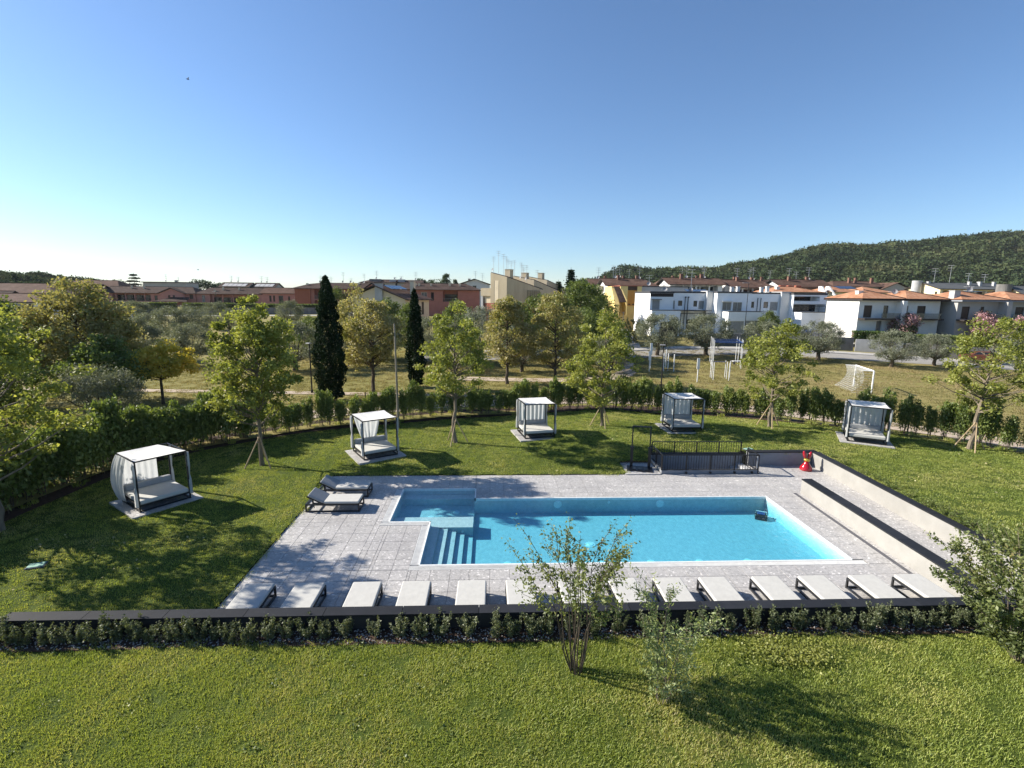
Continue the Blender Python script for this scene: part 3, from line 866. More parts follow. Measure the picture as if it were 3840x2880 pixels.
# slotted overflow grating
def grating(x0, x1, y0, y1, along):
    m_ = MB(); p = .032
    L = (x1-x0) if along == 'x' else (y1-y0); n = int(L/p)
    for i in range(n):
        if along == 'x': m_.box(x0+i*p, x0+i*p+.021, y0+.012, y1-.012, -.03, .0, 0, False)
        else: m_.box(x0+.012, x1-.012, y0+i*p, y0+i*p+.021, -.03, .0, 0, False)
    if along == 'x': m_.box(x0, x1, y0+.004, y0+.03, -.04, .002, 0, False); m_.box(x0, x1, y1-.03, y1-.004, -.04, .002, 0, False)
    else: m_.box(x0+.004, x0+.03, y0, y1, -.04, .002, 0, False); m_.box(x1-.03, x1-.004, y0, y1, -.04, .002, 0, False)
    return stuff(m_.ob('overflow_grating', M['grate'], pool))
grating(SX0-.3, PX1+.36, PY0-.3, PY0-.052, 'x')
grating(SX0-.3, SX0-.052, PY0, SY1-.3, 'y')
grating(QX0-.3, SX0-.052, SY1-.3, SY1-.052, 'x')
grating(QX0-.3, QX0-.052, SY1, QY1, 'y')
# lights on the far wall, inlets on the floor
def disc(name, x, y, z, r, rot=None):
    m_ = MB().lathe([(0, .03), (r*.55, .03), (r*.6, .018), (r*.95, .018), (r, 0)], 20)
    o = m_.ob(name, M['nosing'], pool, (x, y, z), smooth=False)
    if rot: o.rotation_euler = rot
    return o
for x in (2.85, 7.18): disc('pool_light', x, PY1-.001, -.28, .17, (PI/2, 0, 0))
disc('wall_inlet', 5.0, PY1-.001, -.2, .06, (PI/2, 0, 0))
for x in (.62, 2.4, 3.9, 5.55, 7.25, 8.95): disc('floor_inlet', x, 15.65, ZF, .13)
disc('floor_drain', 3.7, 16.9, ZF, .2); disc('floor_drain', 4.0, 14.95, ZF, .2)
for x, y in ((-2.35, 19.0), (-1.35, 19.5)): disc('floor_inlet', x, y, ZS, .14)
disc('step_light', -1.0, SY1-.004, -.42, .05, (PI/2, 0, 0))
# water: a closed body so that it tints with depth
zw = -.032
oring = [(SX0-.02, PY0-.02), (PX1+.02, PY0-.02), (PX1+.02, PY1+.02), (PX0+.02, PY1+.02), (PX0+.02, QY1+.02), (QX0-.02, QY1+.02), (QX0-.02, SY1-.02), (SX0-.02, SY1-.02)]
mb = MB()
mb.poly([(x, y, zw) for x, y in oring]); mb.poly([(x, y, -.95) for x, y in reversed(oring)])
for i in range(8):
    a, b = oring[i], oring[(i+1) % 8]; mb.quad((*a, -.95), (*b, -.95), (*b, zw), (*a, zw))
_wm = mb.mesh('water', M['water'])
import bmesh
_bm = bmesh.new(); _bm.from_mesh(_wm); bmesh.ops.remove_doubles(_bm, verts=_bm.verts, dist=1e-5); bmesh.ops.recalc_face_normals(_bm, faces=_bm.faces); _bm.to_mesh(_wm); _bm.free()
struct(link('water', _wm))
# pool cleaner in the far right corner
rb = root('pool_cleaner', 'black robotic pool cleaner on the pool floor in the far right corner', 'pool cleaner', (11.2, 18.95, ZF), -.5)
MB().rbox(-.24, .24, -.2, .2, .05, .2, .04).ob('body', M['black'], rb)
MB().rbox(-.15, .15, -.12, .12, .2, .24, .02).ob('cover', M['bluepaint'], rb)
for y in (-.22, .16): MB().tube([(-.22, y+.03, .07), (.22, y+.03, .07)], .07, 10).ob('track', M['black'], rb)
MB().tube([(-.2, 0, .2), (-.2, 0, .3), (.2, 0, .3), (.2, 0, .2)], .015, 6).ob('handle', M['whitepaint'], rb)

# ------------------------------------------------------------------ garden walls round the deck
def stone_wall(name, label, pts_in, pts_out, z0, z1, mat, cop=.05, over=.02, seg=1.6):
    """wall between two parallel edge lines; coping stones as separate pieces"""
    r = root(name, label, 'garden wall', (0, 0, 0))
    (a, b), (c, d) = pts_in, pts_out
    MB().hexa([(a[0], a[1], z0), (b[0], b[1], z0), (d[0], d[1], z0), (c[0], c[1], z0), (a[0], a[1], z1), (b[0], b[1], z1), (d[0], d[1], z1), (c[0], c[1], z1)]).ob('wall_body', mat, r)
    A, B, Cc, D = Vector(a), Vector(b), Vector(c), Vector(d)
    n = max(1, int((B-A).length/seg)); ow = (Cc-A).normalized()*over
    for i in range(n):
        t0, t1 = i/n, (i+1)/n
        g = .006/((B-A).length)
        q = [A.lerp(B, t0+g)-ow, A.lerp(B, t1-g)-ow, Cc.lerp(D, t1-g)+ow, Cc.lerp(D, t0+g)+ow]
        MB().hexa([(*p, z1+.001) for p in q]+[(*p, z1+cop) for p in q]).ob('coping_stone', M['coping'], r)
    return r
stone_wall('garden_wall', 'long dark wall with slate coping behind the front row of loungers', ((-11.0, 10.62), (15.9, 10.60)), ((-11.0, 10.90), (15.9, 10.88)), -.1, .95, M['darkwall'], .05, .02, 1.75)
stone_wall('garden_wall', 'free-standing low white wall with black coping right of the pool', ((13.46, 20.0), (13.12, 10.93)), ((13.86, 20.0), (13.52, 10.93)), -.1, .60, M['plaster'], .05)
stone_wall('retaining_wall', 'outer white retaining wall with black coping along the right lawn', ((16.22, 23.5), (15.70, 10.93)), ((16.52, 23.5), (16.0, 10.93)), -.1, .67, M['plaster'], .05)
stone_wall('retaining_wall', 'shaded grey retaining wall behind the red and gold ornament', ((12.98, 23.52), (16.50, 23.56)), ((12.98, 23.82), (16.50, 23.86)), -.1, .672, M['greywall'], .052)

MB().hexa([(13.13, 20.0, -.01), (13.27, 20.0, -.01), (12.93, 10.93, -.01), (12.79, 10.93, -.01), (13.13, 20.0, .006), (13.27, 20.0, .006), (12.93, 10.93, .006), (12.79, 10.93, .006)]).ob('drain_channel', M['gratedark'], deck)
def weed_patch(seed, n, r, size, mat):
    rng = np.random.default_rng(seed); a = rng.uniform(0, 2*PI, n); q = r*np.sqrt(rng.uniform(0, 1, n))
    v, f = leaves(np.stack([q*np.cos(a), q*np.sin(a), rng.uniform(.02, .075, n)*(1-q/r*.5)], 1), size, rng, .7, .8)
    return np_mesh('weeds', v, f, mat)
scatter('weeds', weed_patch(3, 70, .24, .04, M['leaf_lime']), near_lawn, .16, .4, 1.5, 21)
scatter('weeds', weed_patch(4, 16, .12, .05, M['leaf_green']), near_lawn, .9, .5, 1.3, 22)
scatter('weeds', weed_patch(6, 26, .2, .05, M['leaf_green']), lawn, .12, .5, 1.3, 23)
scatter('grass', grass_patch(8, 46, .42, .10, .016, M['blade_dry']), park_ground, 2.6, .5, 1.4, 31, .1)

_lr = np.random.default_rng(77); _n = 5
_lv, _lf = leaves(np.stack([_lr.uniform(-.5, .5, _n), _lr.uniform(-.5, .5, _n), _lr.uniform(.045, .06, _n)], 1), .085, _lr, .7, 1.2)
M['leaf_fallen'] = leafmat('fallen dry leaves', [(.16, .13, .04), (.30, .27, .09), (.42, .38, .16), (.34, .25, .10)], .2)
scatter('fallen_leaves', np_mesh('fallen_leaves', _lv, _lf, M['leaf_fallen']), lawn, .30, .7, 1.2, 41)

# ------------------------------------------------------------------ sun loungers
def lounger_parts(r, raise_deg, hinge=-.33):
    Lh, W = 1.0, .375
    fr = MB()
    for s in (-1, 1):
        fr.bar((-Lh, s*W, .30), (Lh, s*W, .30), .05, .05); fr.bar((-Lh, s*W, .03), (Lh, s*W, .03), .045, .045)
    for x in (-Lh, Lh):
        fr.bar((x, -W, .30), (x, W, .30), .05, .05); fr.bar((x, -W, .03), (x, W, .03), .045, .045)
    for x in (-.5, 0, .5): fr.bar((x, -W, .30), (x, W, .30), .04, .03)
    fr.ob('frame', M['frame'], r)
    for x in (-Lh, Lh):
        for s in (-1, 1): MB().bar((x, s*W, .0), (x, s*W, .325), .05).ob('leg', M['frame'], r)
    MB().rbox(hinge, Lh-.0, -W-.02, W+.02, .328, .43, .03).ob('mattress', M['fabric'], r)
    b = MB().rbox(-(Lh+hinge), -.006, -W-.02, W+.02, 0, .10, .03).ob('back_cushion', M['fabric'] if raise_deg < 5 else M['fabricgrey'], r, (hinge, 0, .33))
    b.rotation_euler = (0, rad(raise_deg), 0)
    if raise_deg > 5:
        bf = MB()
        for s in (-1, 1):
            bf.bar((-(Lh+hinge), s*W, -.02), (0, s*W, -.02), .035)
            bf.bar((-.45, s*(W-.05), -.02), (-.25, s*(W-.05), -.34), .025)
        bf.bar((-(Lh+hinge), -W, -.02), (-(Lh+hinge), W, -.02), .035)
        o = bf.ob('backrest_frame', M['frame'], r, (hinge, 0, .33)); o.rotation_euler = (0, rad(raise_deg), 0)
ordn = ['first', 'second', 'third', 'fourth', 'fifth', 'sixth', 'seventh', 'eighth', 'ninth', 'tenth', 'eleventh', 'twelfth', 'thirteenth', 'fourteenth']
LX = [(-6.27, .02), (-4.92, .0), (-3.36, .01), (-2.01, .0), (-.48, -.01), (.87, .01), (2.34, .03), (3.80, .05), (5.06, .0), (6.37, .01), (7.91, .0), (9.29, .01), (10.80, .02), (12.18, .03)]
proto = None
for i, (x, a) in enumerate(LX):
    lab = 'flat grey cushioned sun lounger, %s from the left in the row along the dark wall' % ordn[i]
    if proto is None:
        proto = root('sun_lounger', lab, 'sun lounger', (x, 11.92, 0), PI/2+a, 'sun loungers in a row along the dark wall')
        lounger_parts(proto, 0)
    else:
        copy_tree(proto, (x, 11.92, 0), PI/2+a, lab)
lp = root('sun_lounger', 'sun lounger with raised backrest left of the pool, the nearer of the pair', 'sun lounger', (-6.03, 18.82, 0), .0, 'pair of sun loungers left of the pool')
lounger_parts(lp, 27)
copy_tree(lp, (-6.03, 20.26, 0), .0, 'sun lounger with raised backrest left of the pool, the farther of the pair')

# ------------------------------------------------------------------ canopied day beds
def drape(x0, x1, y, z0, z1, nx=26, amp=.035, gather=None, billow=None, rng=None, nz=10):
    """hanging cloth in the local x-z plane; gather(t)->(x scale, x shift), billow(s,t)->dy,dx"""
    V = []; F = []
    for j in range(nz+1):
        t = j/nz; z = z1+(z0-z1)*t
        for i in range(nx+1):
            s = i/nx; k, sh = gather(t) if gather else (1, 0)
            xm = (x0+x1)/2; x = xm+(x0+(x1-x0)*s-xm)*k+sh
            dy = amp*math.sin(s*nx*1.25+math.sin(t*3+s*5)*.7)*(.35+.65*t)+amp*.5*math.sin(s*41+t)
            dx = 0; dz = 0
            if billow: b = billow(s, t); dy += b[0]; dx += b[1]; dz += b[2] if len(b) > 2 else 0
            V.append((x+dx, y+dy, z+dz))
    for j in range(nz):
        for i in range(nx):
            a = j*(nx+1)+i; F.append((a, a+1, a+nx+2, a+nx+1))
    return V, F
def cloth_ob(name, V, F, mat, parent):
    me = bpy.data.meshes.new(name); me.from_pydata(V, [], F); me.materials.append(mat)
    me.polygons.foreach_set('use_smooth', [True]*len(F)); me.update()
    return link(name, me, parent)
def daybed(name_label, loc, rz, style, w=1.72, d=1.72, h=1.98):
    r = root('canopy_daybed', name_label, 'daybed', loc, rz, 'canopied daybeds round the lawn')
    a, b = w/2, d/2
    for sx in (-1, 1):
        for sy in (-1, 1):
            MB().bar((sx*a, sy*b, 0), (sx*a, sy*b, h), .05).ob('post', M['black'], r)
    for (p, q) in (((-a, -b), (a, -b)), ((a, -b), (a, b)), ((a, b), (-a, b)), ((-a, b), (-a, -b))):
        MB().bar((*p, h-.02), (*q, h-.02), .045).ob('top_rail', M['black'], r)
    bf = MB()
    for z in (.03, .24):
        for (p, q) in (((-a, -b), (a, -b)), ((a, -b), (a, b)), ((a, b), (-a, b)), ((-a, b), (-a, -b))): bf.bar((*p, z), (*q, z), .045)
    bf.box(-a, a, -b, b, .235, .255)
    bf.ob('base_frame', M['black'], r)
    MB().rbox(-a+.03, a-.03, -b+.0, b-.0, .262, .43, .035).ob('mattress', M['fabric'], r)
    MB().rbox(-a+.04, a-.04, b-.2, b+.02, .40, .66, .05).ob('head_bolster', M['fabricgrey'], r)
    # canopy sheet sagging a little between the rails
    V = []; F = []; n = 14
    x_r = a if style != 1 else a*.99
    for j in range(n+1):
        for i in range(n+1):
            s, t = i/n, j/n
            xx = -a+(x_r+a)*s
            xe = a-(.34*t if style == 1 else .0)     # cloth slipped off the rear right corner on one bed
            xx = -a+(xe+a)*s
            z = h+.012-.075*math.sin(PI*s)*math.sin(PI*t)**.8+.014*math.sin(s*23+t*5)*math.sin(PI*t)+(-.03*s if style != 1 else 0)*math.sin(PI*t)
            V.append((xx, -b-.02+(d+.04)*t, z))
    for j in range(n):
        for i in range(n): k = j*(n+1)+i; F.append((k, k+1, k+n+2, k+n+1))
    cloth_ob('canopy_cloth', V, F, M['canopy'], r)
    # back curtain
    if style == 1:
        V, F = drape(-a, .42, b+.03, .32, h-.03)
        cloth_ob('back_curtain', V, F, M['voile'], r)
        def bil(s, t): return (.10*math.sin(PI*s)*t, -.62*math.sin(PI*min(1, t*1.05))**.8*(1-.3*s), .0)
        V, F = drape(-b, b, 0, .16, h-.03, 22, .03)
        V2 = []
        for (x, y, z) in V:
            t = (h-z)/(h-.16); s = (x+b)/(2*b)
            k = .28+.72*s
            V2.append((-a-.03-y-.27*math.sin(PI*min(1, max(0, t*.92)))**.75*(.35+.65*s), b-.02-(1-s)*.95*(1-.35*t), z))
        cloth_ob('side_curtain', V2, F, M['voile'], r)
    elif style == 2:
        def ga(t): return (1-.52*t**1.2, .0+.06*t)
        V, F = drape(-a+.05, .62, b-.05, .52, h-.03, 24, .04, ga)
        cloth_ob('back_curtain', V, F, M['voile'], r)
    else:
        V, F = drape(-a+.03, a-.03, b+.03, .28, h-.03, 34, .035)
        cloth_ob('back_curtain', V, F, M['voile'], r)
    # curtains tied to the posts
    k = 0
    for sx in (-1, 1):
        for sy in (-1, 1):
            k += 1
            if style == 1 and sx == -1 and sy == 1: continue
            m_ = MB(); n = 9; seg = 10; pr = []
            for j in range(n+1):
                t = j/n; z = h-.06-(h-.28)*t
                rr = .05 if t == 0 else (.062-.042*math.exp(-((t-.52)/.09)**2))*(1+.35*max(0, t-.5))
                pr.append((rr, z))
            ns = len(m_.v)
            for j, (rr, z) in enumerate(pr):
                for q in range(seg):
                    th = 2*PI*q/seg; r2 = rr*(1+.28*(-1)**q)
                    m_.v.append((sx*(a+.055)+r2*math.cos(th)*.8, sy*(b-.02)+r2*math.sin(th), z))
            for j in range(n):
                for q in range(seg):
                    q2 = (q+1) % seg; m_.f.append((j*seg+q, j*seg+q2, (j+1)*seg+q2, (j+1)*seg+q)); m_.mi.append(0)
            m_.ob('tied_curtain', M['voile'], r, smooth=True)
    return r
DB = [((-13.1, 18.3), (-12.05, 19.64), 1, 'white canopied daybed with a billowing side curtain on the left lawn'),
      ((-6.18, 24.1), (-4.76, 24.98), 2, 'white canopied daybed with a loosely draped back curtain behind the lounger pair'),
      ((2.06, 27.4), (3.68, 27.72), 3, 'white canopied daybed between the second and third staked trees'),
      ((10.75, 28.1), (12.47, 28.12), 4, 'white canopied daybed with tree shade on its roof behind the black railing'),
      ((19.55, 25.55), (20.95, 24.75), 5, 'white canopied daybed farthest right, near the outer white wall')]
for fl, fr_, st, lab in DB:
    dx, dy = fr_[0]-fl[0], fr_[1]-fl[1]; L = math.hypot(dx, dy); ux, uy = dx/L, dy/L
    cx, cy = (fl[0]+fr_[0])/2-uy*.86, (fl[1]+fr_[1])/2+ux*.86
    z = lz(cx, cy)+.05
    rz = math.atan2(uy, ux)
    daybed(lab, (cx, cy, z), rz, st)
    pad = root('paving_pad', 'stone slab pad under the '+lab.replace('white canopied ', ''), 'paving pad', (cx, cy, z-.006), rz)
    n = 0
    for i in range(4):
        for j in range(4):
            x0, y0 = -1.22+i*.61, -1.2+j*.61
            MB().box(x0+.004, x0+.606, y0+.004, y0+.606, -.10, rnd.uniform(-.002, .001)).ob('paving_slab', M['tile'], pad)

# ------------------------------------------------------------------ sunken stairwell with its railing, lift gantry
pit = root('stairwell', 'sunken stairwell with low grey kerb walls beside the pool deck', 'stairwell', (0, 0, 0))
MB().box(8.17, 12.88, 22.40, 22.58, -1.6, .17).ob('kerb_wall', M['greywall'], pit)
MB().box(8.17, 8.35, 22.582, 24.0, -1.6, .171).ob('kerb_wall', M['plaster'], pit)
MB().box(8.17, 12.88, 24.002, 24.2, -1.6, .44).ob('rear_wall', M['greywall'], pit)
MB().box(8.15, 12.90, 23.97, 24.23, .441, .49).ob('coping_stone', M['coping'], pit)
MB().box(8.36, 12.88, 22.59, 24.0, -1.62, -1.6).ob('pit_floor', M['greywall'], pit)
for i in range(9):
    x1 = 12.88-.3*i
    MB().box(x1-.3, x1, 22.584, 23.998, -1.59, -.0-.17*i-.01).ob('step', M['concl'], pit)
rail = root('railing', 'black bar railing round the sunken stairwell', 'railing', (0, 0, 0))
_bal = {}
def rail_run(a, b, zb, zt, nposts, rzb=.13):
    A, B = Vector((*a, 0)), Vector((*b, 0)); L = (B-A).length
    MB().bar(A+Vector((0, 0, zt)), B+Vector((0, 0, zt)), .05, .035).ob('handrail', M['black'], rail)
    MB().bar(A+Vector((0, 0, zb+rzb)), B+Vector((0, 0, zb+rzb)), .035, .03).ob('bottom_rail', M['black'], rail)
    for i in range(nposts+1):
        p = A.lerp(B, i/nposts)
        MB().bar((0, 0, 0), (0, 0, zt-zb), .05).ob('post', M['black'], rail, (p.x, p.y, zb))
    n = int(L/.125); hh = round(zt-zb-rzb, 3)
    if hh not in _bal: _bal[hh] = MB().box(-.008, .008, -.008, .008, 0, hh).mesh('baluster', M['black'])
    for i in range(1, n):
        p = A.lerp(B, i/n); link('baluster', _bal[hh], rail, (p.x, p.y, zb+rzb))
rail_run((8.2, 22.44), (12.86, 22.42), .0, .92, 4, .2)
rail_run((8.2, 22.50), (8.2, 24.12), .05, .92, 2, .2)
rail_run((8.25, 24.18), (12.86, 24.16), .35, 1.06, 4, .08)
rail_run((12.86, 22.47), (12.90, 23.55), .0, .92, 1, .12)
MB().rbox(12.72, 12.80, 22.32, 22.38, .30, .88, .02).ob('call_post', M['greywall'], rail)
for x in (9.35, 10.52, 11.7, 12.55): MB().tube([(x, 22.39, .08), (x, 22.33, .08)], .055, 10).ob('fixing', M['black'], rail)

gan = root('lift_gantry', 'black steel hoist frame with telescopic legs beside the stairwell', 'hoist frame', (7.37, 23.2, .03), -.26)
for s in (-1, 1):
    MB().bar((s*.42, 0, .06), (s*.42, 0, 1.03), .13, .11).ob('leg', M['black'], gan)
    MB().bar((s*.42, 0, 1.03), (s*.42, 0, 2.08), .06, .055).ob('upright', M['black'], gan)
    MB().box(s*.42-.08, s*.42+.08, -.07, .07, 1.0, 1.06).ob('collar', M['black'], gan)
MB().bar((-.45, 0, 2.08), (.45, 0, 2.08), .06).ob('crossbar', M['black'], gan)
MB().box(-.62, .58, -.62, .1, .0, .055).ob('base_plate', M['black'], gan)
for x in (-.3, .0, .3): MB().box(x-.1, x+.1, -.5, -.1, .056, .085).ob('platform_panel', M['frame'], gan)
MB().tube([(-.45, .05, .3), (-.7, .2, .05), (-1.0, .1, .02)], .012, 5).ob('cable', M['gratedark'], gan)
gp = root('paving_pad', 'light stone pad under the black hoist frame', 'paving pad', (7.27, 23.15, .03))
for i in range(3):
    for j in range(3):
        x0, y0 = -.84+i*.565, -.86+j*.565
        MB().box(x0+.004, x0+.561, y0+.004, y0+.561, -.12, .012).ob('paving_slab', M['tile'], gp)

# red and gold ornament: a plain stand-in, two petals over a gold collar on a domed base
orn = root('garden_ornament', 'glossy red and gold tulip-shaped ornament by the corner of the retaining wall', 'ornament', (15.52, 22.86, 0), -.3)
orn.scale = (.86, .86, .9)
rot = lambda ax, d: Matrix.Rotation(rad(d), 3, ax)
MB().lathe([(.02, 0), (.30, 0), (.33, .05), (.31, .16), (.22, .30), (.13, .42), (.10, .50), (.0, .51)], 22).ob('base', M['redgloss'], orn, smooth=True)
MB().lathe([(.0, .49), (.09, .49), (.155, .53), (.17, .58), (.15, .63), (.08, .66), (.0, .665)], 20).ob('collar', M['goldgloss'], orn, smooth=True)
MB().ball((-.14, 0, .86), .095, .095, .22, rot=rot('Y', -16)).ob('petal', M['redgloss'], orn, smooth=True)
MB().ball((.13, .02, .84), .095, .095, .22, rot=rot('Y', 18)).ob('petal', M['redgloss'], orn, smooth=True)

for (x, y, lab) in ((-13.75, 14.65, 'green irrigation valve lid in the left lawn'), (13.3, 24.25, 'green irrigation valve lid behind the railing corner')):
    z = lz(x, y)
    v = root('valve_box', lab, 'valve box', (x, y, z+.02), .35)
    MB().rbox(-.2, .2, -.14, .14, 0, .03, .01).ob('lid', M['greenbox'], v)
    MB().box(-.23, .23, -.17, .17, -.05, .012).ob('rim', M['gratedark'], v)

# ------------------------------------------------------------------ gravel bed with shrubs at the foot of the dark wall
struct(MB().box(-11.6, 15.9, 10.10, 10.615, .3, .612).ob('planting_bed', M['bedsoil']))
rng = np.random.default_rng(11)
pb = np.concatenate([np.stack([rng.uniform(-11.3, 13, 2600), rng.uniform(10.14, 10.6, 2600), np.full(2600, .615)], 1)])
V = []; F = []
ico = MB().ball((0, 0, 0), 1, 1, .7, seg=5, rings=3)
iv = np.array(ico.v); 
for i, p in enumerate(pb):
    s = rng.uniform(.008, .026); R_ = Matrix.Rotation(rng.uniform(0, 6.28), 3, 'Z')
    q = iv*s*rng.uniform(.7, 1.3, size=3); a = rng.uniform(0, 6.28); c_, s_ = math.cos(a), math.sin(a)
    q = np.stack([q[:, 0]*c_-q[:, 1]*s_, q[:, 0]*s_+q[:, 1]*c_, q[:, 2]], 1)+p
    V.append(q)
nv = len(iv); F = np.concatenate([np.array(ico.f)+i*nv for i in range(len(pb))])
stuff(link('gravel', np_mesh('gravel', np.concatenate(V), F, M['rock'])))

def shrub_meshes(key, seed, h, r, stems, N, leaf, lmat, aspect=.55):
    rng = np.random.default_rng(seed); mb = MB(); P = []
    for s in range(stems):
        a = rng.uniform(0, 2*PI); rr = r*rng.uniform(.25, 1); hh = h*rng.uniform(.55, 1)
        tip = (rr*math.cos(a), rr*math.sin(a), hh)
        pts = wobble((.04*math.cos(a), .04*math.sin(a), -.03), tip, 4, .06, rng)
        mb.tube(pts, [.009, .008, .006, .004, .002], 4, cap=False)
        pts = np.array(pts)
        n = N//stems; t = rng.uniform(.18, 1.0, n)*(len(pts)-1); i = np.minimum(t.astype(int), len(pts)-2); f = (t-i)[:, None]
        P.append(pts[i]*(1-f)+pts[i+1]*f+rng.normal(size=(n, 3))*.045*h/.5*(.5))
    P = np.concatenate(P); P[:, 2] = np.maximum(P[:, 2], .02)
    v, f = leaves(P, leaf, rng, aspect, .25)
    return mb.mesh('stem', M['bark']), np_mesh('foliage', v, f, lmat)
wshr = [shrub_meshes(('w', i), 40+i, rng.uniform(.46, .62), .29, 11, 1100, .05, M['leaf_shrub']) for i in range(6)]
wx = []
x = -10.9
while x < 12.4:
    if x < -6: step = rng.uniform(.32, .42)
    else: step = rng.uniform(.36, .66)
    wx.append(x); x += step
near_l = lambda x: min(range(14), key=lambda i: abs(LX[i][0]-x))
cnt = {}
for i, x in enumerate(wx):
    if x < -6.9:
        j = sum(1 for q in wx if q < x); lab = 'grey green shrub at the left end of the dark wall, number %s from the end' % ordn[min(j, 13)]
        lab = 'grey green shrub, %s from the left end of the dark coping wall' % ordn[min(j, 13)]
    else:
        k = near_l(x); cnt[k] = cnt.get(k, 0)+1
        lab = 'grey green shrub below the %s front lounger, %s of its little group' % (ordn[k], ordn[cnt[k]-1])
    m1, m2 = wshr[i % 6]
    s = float(rng.uniform(.75, 1.1))
    rt = root('wall_shrub', lab, 'shrub', (x, 10.36+float(rng.uniform(-.06, .06)), .6), float(rng.uniform(0, 6)), 'small shrubs at the foot of the dark wall')
    rt.scale = (s*1.05, s*1.0, s)
    link('stem', m1, rt); link('foliage', m2, rt)

# prostrate shrubs along the outer white wall
rsh = [shrub_meshes(('r', i), 60+i, .48, .5, 12, 1100, .05, M['leaf_dark'], .35) for i in range(3)]
ys = [22.9, 21.9, 20.7, 19.9, 18.9, 18.1, 17.2, 16.3, 15.6, 14.9, 14.3, 13.7, 13.1, 12.5, 11.9]
for i, y in enumerate(ys):
    x = 16.62+(15.98-16.62)*(23.5-y)/12.6+.28
    rt = root('creeping_shrub', 'low creeping shrub on the outer white wall, %s from its far end' % (ordn+['fifteenth'])[i], 'shrub', (x, y, .6), i*1.7, 'creeping shrubs along the outer white wall')
    s = .55+.5*S(23-y, 0, 8)+.12*math.sin(i*2.3); rt.scale = (s*.9, s*1.15, s*.85)
    link('stem', rsh[i % 3][0], rt); link('foliage', rsh[i % 3][1], rt)

# three bigger shrubs on the near lawn
def big_shrub(name, label, cat, loc, seed, h, stems, spread, N, leaf, lmat, aspect, low=.35, bark='barkpale', sub=6, lean=(0, 0)):
    rng = np.random.default_rng(seed); mb = MB(); P = []; D = []
    for s in range(stems):
        a = 2*PI*s/stems+rng.uniform(-.3, .3); rr = spread*rng.uniform(.35, 1); hh = h*rng.uniform(.72, 1.0)*(1-.18*(rr/spread)**2)
        tip = np.array((rr*math.cos(a)+lean[0], rr*math.sin(a)+lean[1], hh))
        base = np.array((.10*math.cos(a), .10*math.sin(a), -.05))
        mid = np.array((rr*.45*math.cos(a)+lean[0]*.4, rr*.45*math.sin(a)+lean[1]*.4, hh*.55))
        pts = [base, base*.6+mid*.4+rng.normal(size=3)*.03, mid+rng.normal(size=3)*.04, mid*.45+tip*.55+rng.normal(size=3)*.05, tip]
        r0 = rng.uniform(.010, .019)
        mb.tube([tuple(p) for p in pts], [r0, r0*.85, r0*.65, r0*.42, .003], 5, cap=False)
        for k in range(sub):
            t = rng.uniform(low, .95)*4; i = int(t); f = t-i; p = pts[i]*(1-f)+pts[min(i+1, 4)]*f
            d = np.array((math.cos(a+rng.uniform(-1.3, 1.3)), math.sin(a+rng.uniform(-1.3, 1.3)), rng.uniform(.3, 1.2))); L = rng.uniform(.18, .5)*h/3
            q = p+d*L
            mb.tube([tuple(p), tuple((p+q)/2+rng.normal(size=3)*.02), tuple(q)], [r0*.35, r0*.25, .002], 4, cap=False)
            n = int(N/stems/(sub+1)); tt = rng.uniform(.15, 1.08, n)[:, None]
            P.append(p*(1-tt)+q*tt+rng.normal(size=(n, 3))*.045)
        n = int(N/stems/(sub+1)); tt = rng.uniform(.55, 1.03, n)
        i = np.minimum((tt*4).astype(int), 3); f = (tt*4-i)[:, None]; A = np.array(pts)
        P.append(A[i]*(1-f)+A[i+1]*f+rng.normal(size=(n, 3))*.05)
    P = np.concatenate(P); P[:, 2] = np.maximum(P[:, 2], .06)
    v, f = leaves(P, leaf, rng, aspect, .2)
    r = root(name, label, cat, loc)
    mb.ob('stem', M[bark], r); link('foliage', np_mesh('foliage', v, f, lmat), r)
    return r
big_shrub('crape_myrtle', 'tall many-stemmed shrub with sparse leaves in front of the pool', 'shrub', (1.82, 9.17, .6), 3, 3.2, 19, 1.25, 3500, .072, M['leaf_myrtle'], .55, .55, 'bark', sub=8)
big_shrub('young_olive', 'wispy pale-leaved young tree on the near lawn right of the tall shrub', 'tree', (3.36, 8.37, .6), 8, 2.7, 7, .66, 2700, .09, M['leaf_willow'], .26, .12, sub=13)
big_shrub('crape_myrtle', 'wide bushy shrub at the right edge of the near lawn', 'shrub', (11.55, 9.2, .6), 14, 2.95, 28, 1.8, 16500, .08, M['leaf_myrtle'], .55, .18, sub=10)
# clover patch
V, F = leaves(np.stack([6.5+rng.normal(size=3600)*.55, 9.55+rng.normal(size=3600)*.24, .66+rng.uniform(0, .10, 3600)], 1), .05, rng, .8, .6)
stuff(link('ground_cover', np_mesh('ground_cover', V, F, M['leaf_lime'])))

